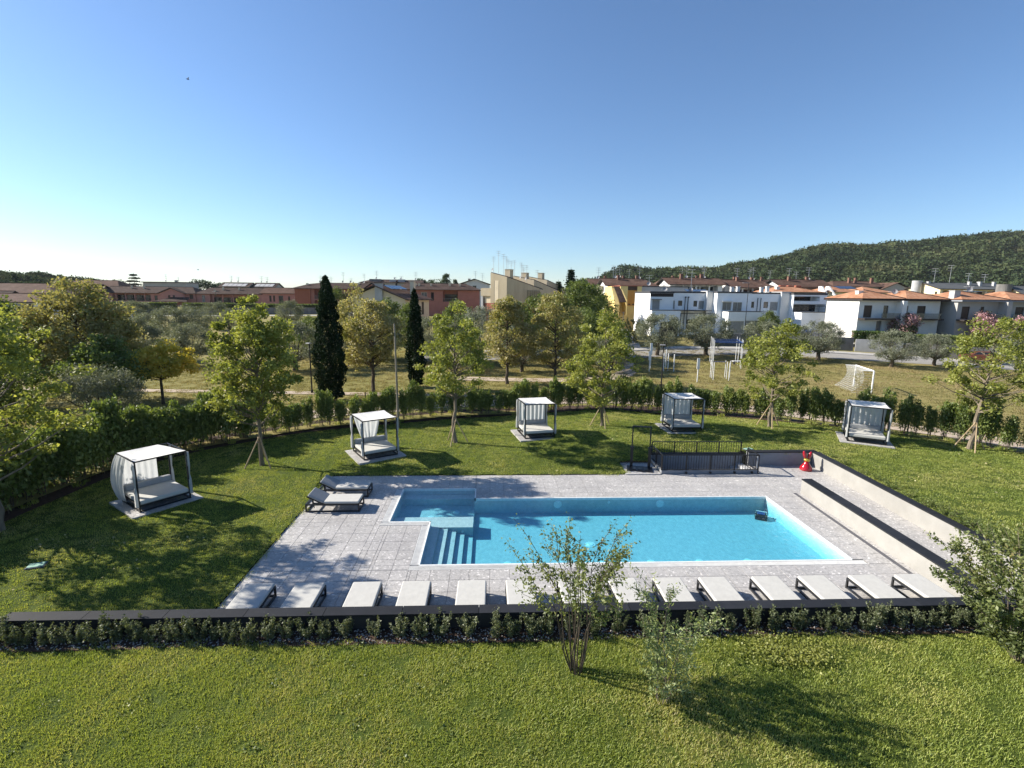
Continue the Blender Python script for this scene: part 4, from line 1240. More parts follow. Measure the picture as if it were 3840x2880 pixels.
# ------------------------------------------------------------------ hedge of separate shrubs along the curved bed
def hedge_meshes(i):
    rng = np.random.default_rng(100+i); mb = MB(); P = []
    h = 1.0
    for s in range(7):
        a = rng.uniform(0, 2*PI); r0 = rng.uniform(.02, .12); r1 = rng.uniform(.08, .26)
        b = (r0*math.cos(a), r0*math.sin(a), -.05); t = (r1*math.cos(a), r1*math.sin(a), rng.uniform(.7, 1.0))
        pts = wobble(b, t, 4, .035, rng); mb.tube(pts, [.011, .010, .008, .005, .002], 4, cap=False)
        A = np.array(pts)
        n = 330; tt = rng.beta(1.6, 1.15, n)*.74+.26
        q = tt*4; k = np.minimum(q.astype(int), 3); f = (q-k)[:, None]
        P.append(A[k]*(1-f)+A[k+1]*f+rng.normal(size=(n, 3))*np.array([.125, .125, .05])*(1.3-.8*tt)[:, None])
    P = np.concatenate(P); P[:, 2] = np.clip(P[:, 2], .05, 1.08)
    v, f = leaves(P, .075, rng, .55, .25)
    return mb.mesh('stem', M['bark']), np_mesh('foliage', v, f, M['leaf_dark'])
hms = [hedge_meshes(i) for i in range(7)]
TREES = [(-16.3, 16.4), (-11.0, 23.6), (-1.9, 27.1), (6.9, 29.7), (17.0, 28.9), (25.1, 24.1)]
tnames = ['big lime tree at far left', 'first staked tree', 'second staked tree', 'third staked tree', 'fourth staked tree', 'staked tree at far right']
hp = [p for p in resample(HC, .64) if p[1] > 9 and p[0] > -24]
tv = [min(range(len(hp)), key=lambda i: math.hypot(hp[i][0]-t[0], hp[i][1]-t[1])) for t in TREES]
ords2 = ordn+['fifteenth', 'sixteenth', 'seventeenth', 'eighteenth', 'nineteenth', 'twentieth', 'twenty-first', 'twenty-second', 'twenty-third', 'twenty-fourth', 'twenty-fifth', 'twenty-sixth', 'twenty-seventh', 'twenty-eighth', 'twenty-ninth', 'thirtieth']
for i, p in enumerate(hp):
    k = min(range(6), key=lambda j: abs(tv[j]-i)); dlt = i-tv[k]
    if dlt == 0: lab = 'dark green hedge shrub directly behind the %s' % tnames[k]
    else: lab = 'dark green hedge shrub, %s %s of the %s' % (ords2[min(abs(dlt)-1, 29)], 'right' if dlt > 0 else 'left', tnames[k])
    r_ = np.random.default_rng(500+i)
    x, y = p[0]+float(r_.uniform(-.13, .13)), p[1]+float(r_.uniform(-.16, .16))
    z = max(lz(x, y), gz(x, y)) if x > -8 else lz(x, y)*.5+gz(x, y)*.5
    big = S(-x, 12.5, 16.5)
    hh = float(r_.uniform(1.65, 2.55))*(1+.4*big); ww = float(r_.uniform(1.0, 1.4))*(1+.75*big)
    rt = root('hedge_shrub', lab, 'shrub', (x, y, z), float(r_.uniform(0, 6.28)), 'hedge shrubs along the curved bed')
    rt.scale = (ww, ww, hh)
    link('stem', hms[i % 7][0], rt); link('foliage', hms[i % 7][1], rt)
# second, taller rank behind the left daybed
for i, p in enumerate(offset([q for q in resample(HC, 1.15) if -20.5 < q[0] < -13.2 and q[1] > 12], 1.0)):
    r_ = np.random.default_rng(900+i)
    rt = root('hedge_shrub', 'tall shrub of the rear hedge rank behind the left daybed, %s from the left' % ords2[i], 'shrub', (p[0], p[1], .2), float(r_.uniform(0, 6)), 'tall rear hedge rank on the left')
    w_ = float(r_.uniform(1.9, 2.5)); rt.scale = (w_, w_, float(r_.uniform(2.2, 2.9)))
    link('stem', hms[(i+3) % 7][0], rt); link('foliage', hms[(i+3) % 7][1], rt)
# weeds under the hedge
_w = scatter('undergrowth', grass_patch(9, 46, .22, .20, .011, M['blade']), [o for o in COL.objects if o.name == 'planting_bed'][0], 1.1, .5, 1.2, 9, .1)

# wire fence outside the hedge
fc = [p for p in resample(offset(HC, .75), 2.5) if p[1] > 9]
fen = root('wire_fence', 'thin dark wire fence with slim posts behind the hedge shrubs', 'fence', (0, 0, 0))
for i, p in enumerate(fc):
    z = gz(*p); MB().bar((0, 0, -.2), (0, 0, 1.75), .05).ob('post', M['frame'], fen, (p[0], p[1], z))
for hh in (.05, .5, .95, 1.4, 1.7):
    MB().tube([(p[0], p[1], gz(*p)+hh) for p in fc], .006, 4).ob('wire', M['frame'], fen)

# ------------------------------------------------------------------ trees
def T(name, label, loc, key, seed, h, th, rx, K, N, leaf, lm, bark='bark', rz=0., **kw):
    ry = kw.pop('ry', rx)
    return place_tree(name, label, make_tree_meshes(key, seed, h, th, rx, ry, K, N, leaf, M[lm], M[bark], **kw), loc, rz)
LIME = dict(spread=.43, taper=.5, trunk_r=.10, aspect=.8, up=.45, droop=.35, flat=.6, power=.62)
T('lime_tree', 'large bright green tree at the left edge beside the left daybed', (-17.0, 17.0, .05), 'l0', 21, 9.0, 1.7, 2.9, 120, 13500, .125, 'leaf_lime', 'barkpale', **{**LIME, 'spread': .5, 'trunk_r': .13, 'taper': .08})
T('lime_tree', 'bright green staked tree behind the pair of loungers', (-11.0, 23.75, .1), 'l1', 22, 8.3, 1.9, 2.25, 170, 21000, .12, 'leaf_lime', 'barkpale', **{**LIME, 'spread': .38, 'taper': .42, 'flat': .75})
T('lime_tree', 'bright green staked tree left of the middle daybed', (-1.9, 27.15, .28), 'l2', 23, 7.7, 2.3, 2.15, 85, 10500, .12, 'leaf_lime', 'barkpale', **LIME)
T('lime_tree', 'bright green staked tree between the two middle daybeds', (6.9, 29.75, .38), 'l3', 24, 7.5, 1.3, 2.6, 100, 13500, .12, 'leaf_lime', 'barkpale', **{**LIME, 'taper': .65})
T('lime_tree', 'bright green staked tree between the two right daybeds', (17.0, 28.9, .45), 'l4', 25, 7.0, 1.7, 2.55, 85, 11000, .12, 'leaf_lime', 'barkpale', **{**LIME, 'taper': .6})
T('lime_tree', 'sparse pale green staked tree at the right edge', (25.1, 24.2, .6), 'l5', 26, 7.2, 2.0, 2.55, 95, 9000, .12, 'leaf_lime', 'barkpale', **{**LIME, 'taper': .62, 'spread': .38, 'trunk_r': .105, 'flat': .7}, lean=(.5, 0))
stk = ['behind the lounger pair', 'left of the middle daybed', 'between the middle daybeds', 'between the right daybeds', 'at the right edge']
for (x, y), w_ in zip(TREES[1:], stk):
    z = lz(x, y)
    s_ = root('tree_stakes', 'tripod of raw wooden stakes round the tree '+w_, 'tree stakes', (x, y, z), x)
    for k in range(3):
        a = 2*PI*k/3
        MB().tube([(.75*math.cos(a), .75*math.sin(a), -.1), (.05*math.cos(a+1.6), .05*math.sin(a+1.6), 1.45)], [.032, .028], 7).ob('stake', M['stake'], s_)
    MB().tube([(.14*math.cos(q), .14*math.sin(q), 1.22) for q in np.linspace(0, 6.2, 9)], .012, 4).ob('tie', M['gratedark'], s_)

BR = dict(spread=.62, taper=.5, trunk_r=.15, aspect=.75, up=.3, droop=.2, flat=.7)
T('chestnut_tree', 'big rusty brown tree at the left with a broad rounded crown', (-29.1, 36.8, .3), 'b0', 31, 9.2, 1.4, 3.8, 170, 22000, .19, 'leaf_brown2', **{**BR, 'taper': .55, 'spread': .8})
T('maple_tree', 'dark green full tree left of the big rusty brown tree', (-33.5, 36.0, .3), 'g0', 32, 7.6, 1.2, 3.6, 90, 10500, .18, 'leaf_green', **{**BR, 'spread': .8})
T('maple_tree', 'dark green tree behind the left hedge and silvery olive', (-25.6, 34.2, .3), 'g01', 37, 5.4, .9, 2.6, 85, 11500, .17, 'leaf_dark', **{**BR, 'spread': .7})
T('maple_tree', 'green tree behind the large lime tree at the left edge', (-27.5, 27.5, .3), 'g02', 38, 6.6, 1.0, 3.2, 80, 9500, .17, 'leaf_green', **{**BR, 'spread': .7})
T('maple_tree', 'low green tree at the far left edge by the lime tree', (-23.4, 20.0, .2), 'g03', 39, 4.4, .6, 2.4, 70, 9000, .16, 'leaf_lime', **{**BR, 'spread': .65})
T('maple_tree', 'small yellow orange tree standing alone on the dry grass', (-23.5, 36.4, .3), 'y0', 33, 4.75, 1.75, 2.45, 80, 9000, .17, 'leaf_yellow', **{**BR, 'taper': .3, 'spread': .6, 'flat': .5, 'trunk_r': .1})
T('maple_tree', 'browning yellow tree just right of the left cypress', (-9.4, 40.3, .3), 'b1', 34, 8.1, 2.1, 2.6, 120, 14500, .17, 'leaf_brown', **BR)
T('maple_tree', 'browning tree right of the second staked tree', (1.6, 45.2, .3), 'b2', 35, 8.0, 1.4, 2.5, 100, 12500, .17, 'leaf_brown', **BR)
T('maple_tree', 'rusty browning tree left of the third staked tree', (6.0, 45.4, .3), 'b3', 36, 8.5, 1.3, 3.2, 110, 13500, .17, 'leaf_brown2', **BR)
T('maple_tree', 'thin green and brown tree behind the left cypress', (-17.0, 63.0, .6), 'b4', 40, 9.4, 1.8, 2.2, 50, 3600, .24, 'leaf_brown', **{**BR, 'spread': .8})

def cypress(label, loc, key, seed, h, r, N):
    rng = np.random.default_rng(seed)
    t = rng.beta(1.0, 1.25, N); a = rng.uniform(0, 2*PI, N)
    prof = lambda t: np.clip((1-t)**.55*(.55+1.1*np.minimum(t*3.2, 1)*.45), 0, 1)
    lump = 1+.13*np.sin(a*5+t*9)+.10*np.sin(a*3-t*23)+.10*np.sin(t*57+a)
    rr = r*prof(t)*lump*np.sqrt(rng.uniform(.45, 1.05, N))
    P = np.stack([rr*np.cos(a), rr*np.sin(a), .25+t*(h-.3)], 1)
    d = np.stack([np.cos(a)*.35, np.sin(a)*.35, np.full(N, 1.0)], 1)
    v, f = leaves(P, .21, rng, .42, .0, 0, d)
    cr = np_mesh('crown', v, f, M['leaf_cypress'])
    mb = MB().tube([(0, 0, -.1), (0, 0, h*.5), (0, 0, h*.93)], [.14, .09, .02], 7)
    rt = root('cypress_tree', label, 'tree', loc)
    mb.ob('trunk', M['bark'], rt); link('crown', cr, rt)
cypress('tall dark cypress behind the hedge, the larger and left of the two', (-11.9, 37.6, .3), 'c1', 51, 9.3, 1.28, 15000)
cypress('slim dark cypress right of the tall wooden pole', (-6.4, 43.4, .3), 'c2', 52, 8.5, .93, 11000)

OL = [make_tree_meshes(('ol', i), 70+i, 5.2, .95, 2.75, 2.6, 100, 14500, .17, M['leaf_olive'], M['bark'], spread=.66, taper=.15, trunk_r=.24, aspect=.3, up=.1, flat=.8, leader=False, stems=1+(i == 1), power=.35) for i in range(3)]
OLP = make_tree_meshes('olp', 78, 5.2, .9, 2.6, 2.6, 70, 10000, .19, M['leaf_olivepale'], M['bark'], spread=.7, taper=.2, trunk_r=.2, aspect=.3, up=.1, leader=False, power=.35)
ol = [('first olive from the left on the lawn beyond the hedge, before the white terrace', 22.2, 65.3, 1.08, 0), ('broad olive tree right of it, before the garage door', 28.9, 65.6, 1.06, 2),
      ('olive tree half hidden behind the fourth staked tree', 35.3, 63.3, .95, 0), ('rounded olive tree before the dark concrete wall', 42.2, 62.4, .98, 2),
      ('low olive tree before the pale block wall', 48.0, 57.4, .86, 0), ('small olive tree, rightmost in the row along the road', 54.4, 58.6, .76, 2),
      ('large twin-trunked olive tree in the left park', -41.1, 68.9, 1.12, 1), ('olive tree before the pink house with the gable', -57.6, 85.2, .95, 0),
      ('small round olive left of the twin-trunked one', -50.3, 75.2, .78, 2), ('olive tree before the red loggia house', -46.6, 88.3, .92, 0), ('small olive tree right of the twin-trunked one', -41.2, 81.9, .75, 2),
      ('silvery olive tree left of the tall cypress', -20.3, 52.9, 1.02, 0), ('olive tree behind the tall cypress', -15.5, 56.0, .95, 2), ('grey olive hidden behind the rusty brown tree', -41.5, 60.0, 1.0, 0),
      ('olive tree at the far right behind the sparse staked tree', 58.0, 51.5, 1.0, 0), ('small olive before the far left park wall', -64.0, 92.0, .9, 2), ('olive behind the browning yellow tree', -6.5, 58.5, 1.05, 2)]
for i, (lab, x, y, s, k) in enumerate(ol):
    if lab.startswith('broad'): lab = 'broad olive tree before the grey garage door'
    place_tree('olive_tree', lab, OL[k], (x, y, gz(x, y)), i*1.3, s*1.13, s*1.04)
place_tree('olive_tree', 'silvery olive tree behind the left hedge below the yellow tree', make_tree_meshes('oln', 79, 3.9, 1.0, 2.5, 2.1, 80, 12000, .14, M['leaf_olive'], M['bark'], spread=.55, trunk_r=.17, aspect=.28, up=.1, leader=False, power=.4, lean=(-.3, 0)), (-22.6, 29.6, .3), 0)
place_tree('olive_tree', 'very pale silver-leaved tree before the beige apartment block', OLP, (-1.3, 66.5, .6), 0, 1.12, 1.2)
place_tree('olive_tree', 'pale silver tree between the browning trees', OLP, (3.8, 58.0, .4), 2, .9)

GR = [make_tree_meshes(('gr', i), 80+i, 8.0, 1.2, 3.1, 3.0, 90, 6600, .27, M['leaf_green'], M['bark'], spread=.95, taper=.35, trunk_r=.18, aspect=.6, power=.4) for i in range(3)]
gr = [('big green tree beside the lane, left of the yellow block', 13.8, 76.5, 1.28, 1.2), ('green tree in front of the beige apartment block', 6.6, 73.5, .88, .95), ('wide green tree at the foot of the yellow block', 18.2, 83.0, 1.02, .92),
      ('dark green tree right of the beige apartment block', 17.5, 92.0, 1.2, 1.1), ('green tree in front of the red house', -4.6, 75.0, .8, .82), ('green tree below the beige house gable', -12.5, 78.0, .72, .72), ('green tree left of the beige house', -27.5, 92.0, .85, .95),
      ('low green tree in the gap below the spruce', 11.0, 60.0, .9, .85), ('green tree beside the white block downpipes', 45.0, 79.5, .62, .62), ('yellow green small tree in the left park by the cypress', -26.0, 74.0, .62, .5)]
for i, (lab, x, y, s, sz) in enumerate(gr):
    place_tree('broadleaf_tree', lab, GR[i % 3], (x, y, gz(x, y)), i*.9, s, sz)
more = [('mixed green tree filling the gap right of the rusty browning tree', 'leaf_green', 10.8, 56.0, .82, .80), ('low green tree left of the lane mouth', 'leaf_green', 15.2, 61.0, .7, .66), ('green tree behind the two browning trees', 'leaf_green', 3.2, 69.0, .85, .86),
        ('green tree by the lane right of the pale silver tree', 'leaf_green', 9.0, 66.0, .95, .98), ('green tree behind the second staked tree', 'leaf_green', -3.2, 60.0, .66, .72), ('green tree between the two cypresses', 'leaf_green', -10.5, 66.0, .72, .78),
        ('green tree behind the browning yellow tree', 'leaf_green', -14.6, 73.0, .8, .84), ('dark green tree behind the first staked tree', 'leaf_green', -22.0, 62.0, .66, .62), ('green tree beyond the left path', 'leaf_green', -31.0, 66.0, .6, .55)]
for i, (lab, _m, x, y, s, sz) in enumerate(more):
    place_tree('broadleaf_tree', lab, GR[i % 3], (x, y, gz(x, y)), i*1.1+.5, s, sz)
for i, (lab, x, y, s) in enumerate([('olive tree below the beige house gable', -13.0, 60.5, 1.0), ('olive tree right of the slim cypress', -3.6, 52.5, .85), ('olive tree left of the rusty browning tree', 3.4, 52.5, .9), ('olive tree beside the lane mouth', 12.6, 52.0, .8), ('olive tree on the far left lawn', -52.0, 66.0, 1.0), ('olive tree behind the yellow orange tree', -33.0, 56.0, .95), ('olive tree in front of the grey panel wall', -38.0, 98.0, 1.0), ('olive tree at the left under the veranda house', -49.0, 55.0, 1.1)]):
    place_tree('olive_tree', lab, OL[(0, 2)[i % 2]], (x, y, gz(x, y)), i*.8+.3, s)
# saplings and blossom
big_shrub('magnolia', 'small white-blossomed tree at the corner of the white block', 'tree', (24.0, 77.0, 1.3), 90, 4.6, 7, 1.6, 900, .2, M['leaf_olivepale'], .6, .4)
big_shrub('sapling', 'bare young tree in front of the football goal', 'tree', (29.9, 38.7, .3), 91, 2.4, 5, .85, 420, .09, M['leaf_brown2'], .5, .35, sub=7)
big_shrub('broadleaf_shrub', 'brown green shrub by the lane before the white block', 'shrub', (21.5, 74.5, 1.2), 92, 4.2, 12, 2.0, 2400, .22, M['leaf_brown'], .6, .1)
# distant conifers, poplars and tree masses behind the roofs
def conifer(label, loc, h, r, seed, lm='leaf_far', tiers=11):
    rng = np.random.default_rng(seed); P = []; mb = MB().tube([(0, 0, -.5), (0, 0, h)], [h*.02, .03], 6)
    for t in range(tiers):
        f = t/tiers; z = h*(.12+.85*f); R_ = r*(1-f)**.8
        for k in range(9):
            a = rng.uniform(0, 6.28); n = 44; q = rng.uniform(.15, 1, n)
            P.append(np.stack([math.cos(a)*R_*q, math.sin(a)*R_*q, z-.10*R_*q+.0*q], 1)+rng.normal(size=(n, 3))*.11*r*np.array([1, 1, .35]))
            mb.tube([(0, 0, z), (math.cos(a)*R_, math.sin(a)*R_, z-.1*R_)], [.05, .01], 3, cap=False)
    P = np.concatenate(P); v, f = leaves(P, .14*r, rng, .5, .3)
    rt = root('conifer_tree', label, 'tree', loc); mb.ob('trunk', M['bark'], rt); link('crown', np_mesh('crown', v, f, M[lm]), rt)
conifer('layered dark spruce behind the pink house roofs', (-168.5, 250, 6), 11.6, 4.6, 1, 'leaf_cypress', 7)
conifer('pointed dark spruce right of the beige apartment block', (20.3, 128, 2.0), 13.4, 2.7, 2, 'leaf_cypress', 24)
conifer('smaller dark conifer beside the pointed spruce', (17.6, 131, 2.0), 10.4, 2.4, 3, 'leaf_far', 20)
FARG = [make_tree_meshes(('fg', i), 85+i, 9, 1.0, 4.2, 4.2, 70, 3000, .55, M['leaf_far'], M['bark'], spread=1.5, taper=.3, trunk_r=.25, aspect=.7, power=.4, limbs=False) for i in range(2)]
FARP = make_tree_meshes('fp', 88, 14, 1.0, 2.0, 2.0, 60, 2600, .5, M['leaf_far'], M['bark'], spread=1.0, taper=.6, trunk_r=.25, aspect=.6, power=.4, limbs=False)
fr2 = [('dark rounded tree between the pink house and the solar roofs', -143, 260, 3.6, 1.55, 1.25, 0), ('dark rounded tree right of it behind the solar roofs', -134.5, 262, 3.6, 1.2, 1.05, 1),
       ('tall poplar behind the red house roofs', -17.3, 200, 3.3, 1.05, 1.0, 2), ('round tree behind the red house roofs, left of the poplar', -25.5, 230, 3.5, 1.2, 1.32, 0), ('round tree behind the red house roofs, farther left', -31, 231, 3.5, 1.1, 1.32, 1),
       ('slim dark tree right of the poplar', -13.8, 205, 3.3, .7, .85, 2), ('first poplar on the left skyline', -222.8, 250, 5, .95, .84, 2), ('second poplar on the left skyline', -218, 251, 5, .95, .80, 2),
       ('dense tree on the left skyline before the brown roofs', -208, 240, 4.5, 1.5, .88, 0), ('dense tree left end of the skyline', -236, 250, 5, 1.7, .72, 1), ('pale tree below the first skyline poplar', -226, 238, 5, 1.5, .62, 0),
       ('dense tree on the left skyline below the small firs', -199, 246, 4.5, 1.6, .82, 1), ('thin tree left of the layered spruce', -178, 252, 5, .9, 1.0, 0), ('thin tree farther left of the layered spruce', -182.5, 250, 5, .8, .92, 1),
       ('dense tree on the left skyline between poplars and brown roofs', -213, 262, 5, 1.6, .85, 0)]
for i, (lab, x, y, z, s, sz, k) in enumerate(fr2):
    lab = lab.replace('right of it behind', 'just right of another behind').replace('dense tree left end', 'dense tree at the left end')
    place_tree('far_tree', lab, FARP if k == 2 else FARG[k], (x, y, z), i*.7, s, sz)
for i, (lab, x, y, s, sz) in enumerate([('big dark tree behind the orange roofs under the hill', 84.0, 150, 1.35, 1.42), ('dark tree behind the roofs right of the big dark tree', 91.5, 155, 1.1, 1.12), ('dark tree behind the row house chimneys', 65, 160, 1.1, 1.2), ('green tree behind the yellow block roofs', 33.5, 150, .9, 1.05)]):
    place_tree('far_tree', lab, FARG[i % 2], (x, y, 2.0), i, s, sz)

# ------------------------------------------------------------------ park furniture
def lamp(label, x, y, h, arm=.55, rz=0., mat='black', z=None):
    r = root('street_lamp', label, 'street lamp', (x, y, gz(x, y) if z is None else z), rz)
    MB().tube([(0, 0, -.2), (0, 0, h)], [.06, .045], 8).ob('pole', M[mat], r)
    m_ = MB().rbox(-.16, arm, -.14, .14, h-.0, h+.08, .03); m_.ob('lamp_head', M['dish' if mat == 'black' else mat], r)
    MB().lathe([(.0, .0), (.1, 0), (.1, .25), (.07, .27)], 8).ob('base_collar', M[mat], r)
lamp('black park lamp with a flat head left of the tall cypress', -14.4, 40.6, 4.0, .3, 2.6)
lamp('black park lamp with a flat head beside the exercise posts', 14.3, 40.6, 4.05, .3, 2.8)
lamp('pale lamp post in the left park by the twin olive', -45.2, 66.0, 5.0, .4, .6, 'dish')
lamp('tall dark street lamp before the white block garages', 41.6, 80.5, 9.0, 1.0, 3.1)
lamp('tall dark street lamp before the grey house at the right', 71.2, 79.0, 7.6, 1.2, 3.1)
lamp('dark street lamp before the red loggia house', -62, 118, 6.3, .8, 3.0)
lamp('pale post by the lane below the yellow block', 21.3, 80.0, 4.2, .2, 0, 'dish')
pl = root('timber_pole', 'tall thin weathered pole standing in the hedge behind the draped daybed', 'pole', (-5.65, 30.4, .2))
MB().tube([(0, 0, -.3), (-.02, 0, 3.2), (-.06, 0, 6.35)], [.075, .062, .05], 8).ob('shaft', M['postgrey'], pl)
MB().box(-.10, -.02, -.04, .04, 5.6, 5.8).ob('bracket', M['frame'], pl)

# outdoor gym: white posts with bars
gym = root('exercise_frame', 'white posted outdoor exercise frame with blue bars on the dry grass', 'exercise frame', (0, 0, .3))
gp_ = [(27.2, 60.5, 3.6), (26.6, 58.8, 3.6), (26.2, 57.6, 3.6), (25.6, 56.0, 3.5), (30.3, 60.2, 3.6), (29.7, 58.4, 3.6), (29.0, 56.4, 3.6), (28.6, 55.4, 3.6)]
for x, y, h in gp_: MB().tube([(x, y, -.1), (x, y, h-.3)], .033, 8).ob('post', M['whitepaint'], gym)
for a, b in ((0, 4), (1, 5), (2, 6), (3, 7), (4, 7)):
    p, q = gp_[a], gp_[b]; MB().tube([(p[0], p[1], 2.95), (q[0], q[1], 2.95)], .05, 6).ob('bar', M['bluepaint'], gym)
gy2 = root('exercise_frame', 'low white paired posts of the near exercise station', 'exercise frame', (0, 0, .3))
for x, y in ((22.4, 49.4), (22.1, 48.4), (21.9, 47.6), (23.8, 49.2), (23.5, 48.2), (23.3, 47.3), (24.2, 49.0)): MB().tube([(x, y, -.1), (x, y, 1.75)], .035, 8).ob('post', M['whitepaint'], gy2)
MB().tube([(22.4, 49.4, 1.6), (23.8, 49.2, 1.6)], .04, 6).ob('bar', M['bluepaint'], gy2)
gy3 = root('exercise_frame', 'four slim white posts beside the black park lamp', 'exercise frame', (0, 0, .3))
for x, y, h in ((18.9, 53.3, 2.0), (20.2, 56.3, 2.1), (19.6, 53.9, 1.9), (20.0, 53.2, 1.9)): MB().tube([(x, y, -.1), (x, y, h)], .06, 8).ob('post', M['whitepaint'], gy3)
MB().tube([(18.9, 53.3, .25), (20.0, 53.2, .25)], .05, 6).ob('bar', M['frame'], gy3)
for lab, x, y, h in (('taller white sign post left of the park lamp', 18.1, 55.3, 2.9), ('shorter white sign post left of the park lamp', 17.3, 53.2, 2.2), ('white sign post with rounded board near the hedge', 19.8, 46.4, 2.3)):
    s_ = root('sign_post', lab, 'sign post', (x, y, .3)); MB().tube([(0, 0, -.1), (0, 0, h*.6)], .05, 8).ob('post', M['whitepaint'], s_)
    MB().rbox(-.14, .14, -.03, .03, h*.55, h, .02).ob('sign_board', M['whitepaint'], s_)
bn = root('park_bench', 'pale park bench right of the exercise frame', 'bench', (30.2, 58.8, .35), .1)
MB().box(-1.0, 1.0, -.2, .2, .40, .46).ob('seat', M['whitepaint'], bn)
for x in (-.8, .8): MB().box(x-.05, x+.05, -.18, .18, 0, .40).ob('leg', M['frame'], bn)
# football goal
gl = root('football_goal', 'white football goal with sagging net on the dry grass', 'football goal', (0, 0, .3))
ga, gb = Vector((32.75, 40.9, 0)), Vector((33.9, 44.6, 0)); hv = Vector((0, 0, 1.95)); bk = Vector((-1.0, .45, 0))
for p in (ga, gb): MB().tube([p-Vector((0, 0, .1)), p+hv], .065, 8).ob('post', M['whitepaint'], gl)
MB().tube([ga+hv, gb+hv], .065, 8).ob('crossbar', M['whitepaint'], gl)
for p in (ga, gb):
    MB().tube([p+hv, p+hv+bk*.75], .03, 6).ob('net_arm', M['whitepaint'], gl); MB().tube([p, p+bk*1.35], .03, 6).ob('ground_bar', M['whitepaint'], gl)
nt_ = MB()
def netpt(s, t):   # s along the goal, t from crossbar back and down to the ground
    p = ga.lerp(gb, s)
    if t < .3: return p+hv+bk*(t/.3*.75)+Vector((0, 0, -.12*math.sin(PI*s)*t/.3))
    u_ = (t-.3)/.7; return p+hv*(1-u_)+bk*(.75+.6*u_**2-.25*math.sin(PI*u_))+Vector((0, 0, -.12*math.sin(PI*s)*(1-u_)))
for i in range(23):
    nt_.tube([netpt(i/22, j/14) for j in range(15)], .009, 3, cap=False)
for j in range(1, 22):
    nt_.tube([netpt(i/14, j/21) for i in range(15)], .009, 3, cap=False)
for e in (0, 1):
    for k in range(1, 9):
        t = k/9; a_ = (ga if e == 0 else gb); nt_.tube([a_+hv*(1-t), netpt(e, .3+.7*t)], .009, 3, cap=False)
nt_.ob('net', M['net'], gl)

# walls, hedges and parked things along the road
def low_wall(label, pts, h, mat, w=.25, z=None, name='garden_wall', cat='garden wall'):
    r = root(name, label, cat)
    for a, b in zip(pts, pts[1:]):
        L = math.hypot(b[0]-a[0], b[1]-a[1]); n = max(1, int(L/3.0))
        for i in range(n):
            p = [a[k]+(b[k]-a[k])*i/n for k in (0, 1)]; q = [a[k]+(b[k]-a[k])*(i+1)/n for k in (0, 1)]
            dx, dy = (q[0]-p[0]), (q[1]-p[1]); l = math.hypot(dx, dy); nx, ny = -dy/l*w, dx/l*w
            e = .012; p = [p[0]+dx/l*e, p[1]+dy/l*e]; q = [q[0]-dx/l*e, q[1]-dy/l*e]
            z0 = (gz(*p) if z is None else z)
            MB().hexa([(*p, z0-.3), (*q, z0-.3), (q[0]+nx, q[1]+ny, z0-.3), (p[0]+nx, p[1]+ny, z0-.3), (*p, z0+h), (*q, z0+h), (q[0]+nx, q[1]+ny, z0+h), (p[0]+nx, p[1]+ny, z0+h)]).ob('wall_panel', M[mat], r)
    return r
low_wall('dark stained concrete wall below the white block', [(30.5, 73.6), (41.5, 73.2), (52.3, 69.8)], 1.85, 'conc')
low_wall('pale block wall before the white house hedge', [(52.4, 69.6), (57.5, 67.2)], 1.75, 'concl')
low_wall('grey wall at the right below the clipped hedge', [(57.7, 67.0), (66, 62.0), (76, 55.5)], 1.65, 'conc')
low_wall('long grey panel wall before the brick house', [(-72.5, 148), (-58, 151), (-46, 154)], 1.9, 'conc')
low_wall('dark wall before the pink houses', [(-118, 133), (-96, 139), (-76, 145.5)], 1.4, 'conc')
def hedge_block(label, a, b, w, h, z, N, lm='leaf_box', leaf=.16):
    rng = np.random.default_rng(int(abs(a[0])*7+abs(a[1]))); A = np.array(a); B = np.array(b); d = B-A; L = np.linalg.norm(d); d = d/L; n = np.array((-d[1], d[0]))
    s = rng.uniform(0, L, N); f = rng.uniform(0, 1, N); tt = rng.uniform(0, 1, N)
    front = f < .5; back = (f >= .5) & (f < .62); top = f >= .62
    off = np.where(front, 0, np.where(back, w, tt*w)); zz = np.where(top, h, tt*h)
    P = np.stack([A[0]+d[0]*s+n[0]*off, A[1]+d[1]*s+n[1]*off, z+zz+0*s], 1)+rng.normal(size=(N, 3))*.07
    v, fc_ = leaves(P, leaf, rng, .6, .2)
    r = root('clipped_hedge', label, 'hedge')
    MB().hexa([(*(A+n*.12), z-.2), (*(B+n*.12), z-.2), (*(B+n*(w-.12)), z-.2), (*(A+n*(w-.12)), z-.2), (*(A+n*.12), z+h-.12), (*(B+n*.12), z+h-.12), (*(B+n*(w-.12)), z+h-.12), (*(A+n*(w-.12)), z+h-.12)]).ob('branch_core', M['bark'], r)
    link('foliage', np_mesh('foliage', v, fc_, M[lm]), r)
hedge_block('bright clipped hedge before the white house, left stretch', (53.3, 71.4), (59.6, 68.6), 1.3, 1.25, 2.35, 7000)
hedge_block('clipped hedge before the white house, middle stretch', (60.2, 68.4), (67.5, 64.2), 1.3, 1.25, 2.1, 7500, 'leaf_dark')
hedge_block('clipped hedge before the grey house at the right', (67.8, 64.0), (77, 58.4), 1.3, 1.2, 1.9, 8000)
hedge_block('dark clipped hedge before the pink gabled house', (-114, 152), (-95, 158), 1.6, 2.6, 2.3, 6000, 'leaf_dark', .3)
hedge_block('dark clipped hedge before the red loggia house', (-93.5, 158.5), (-80, 163), 1.6, 2.4, 2.4, 5000, 'leaf_dark', .3)
hedge_block('dark hedge on top of the long grey panel wall', (-73, 149.5), (-47, 155.4), 1.4, 1.1, 3.8, 6000, 'leaf_dark', .3)
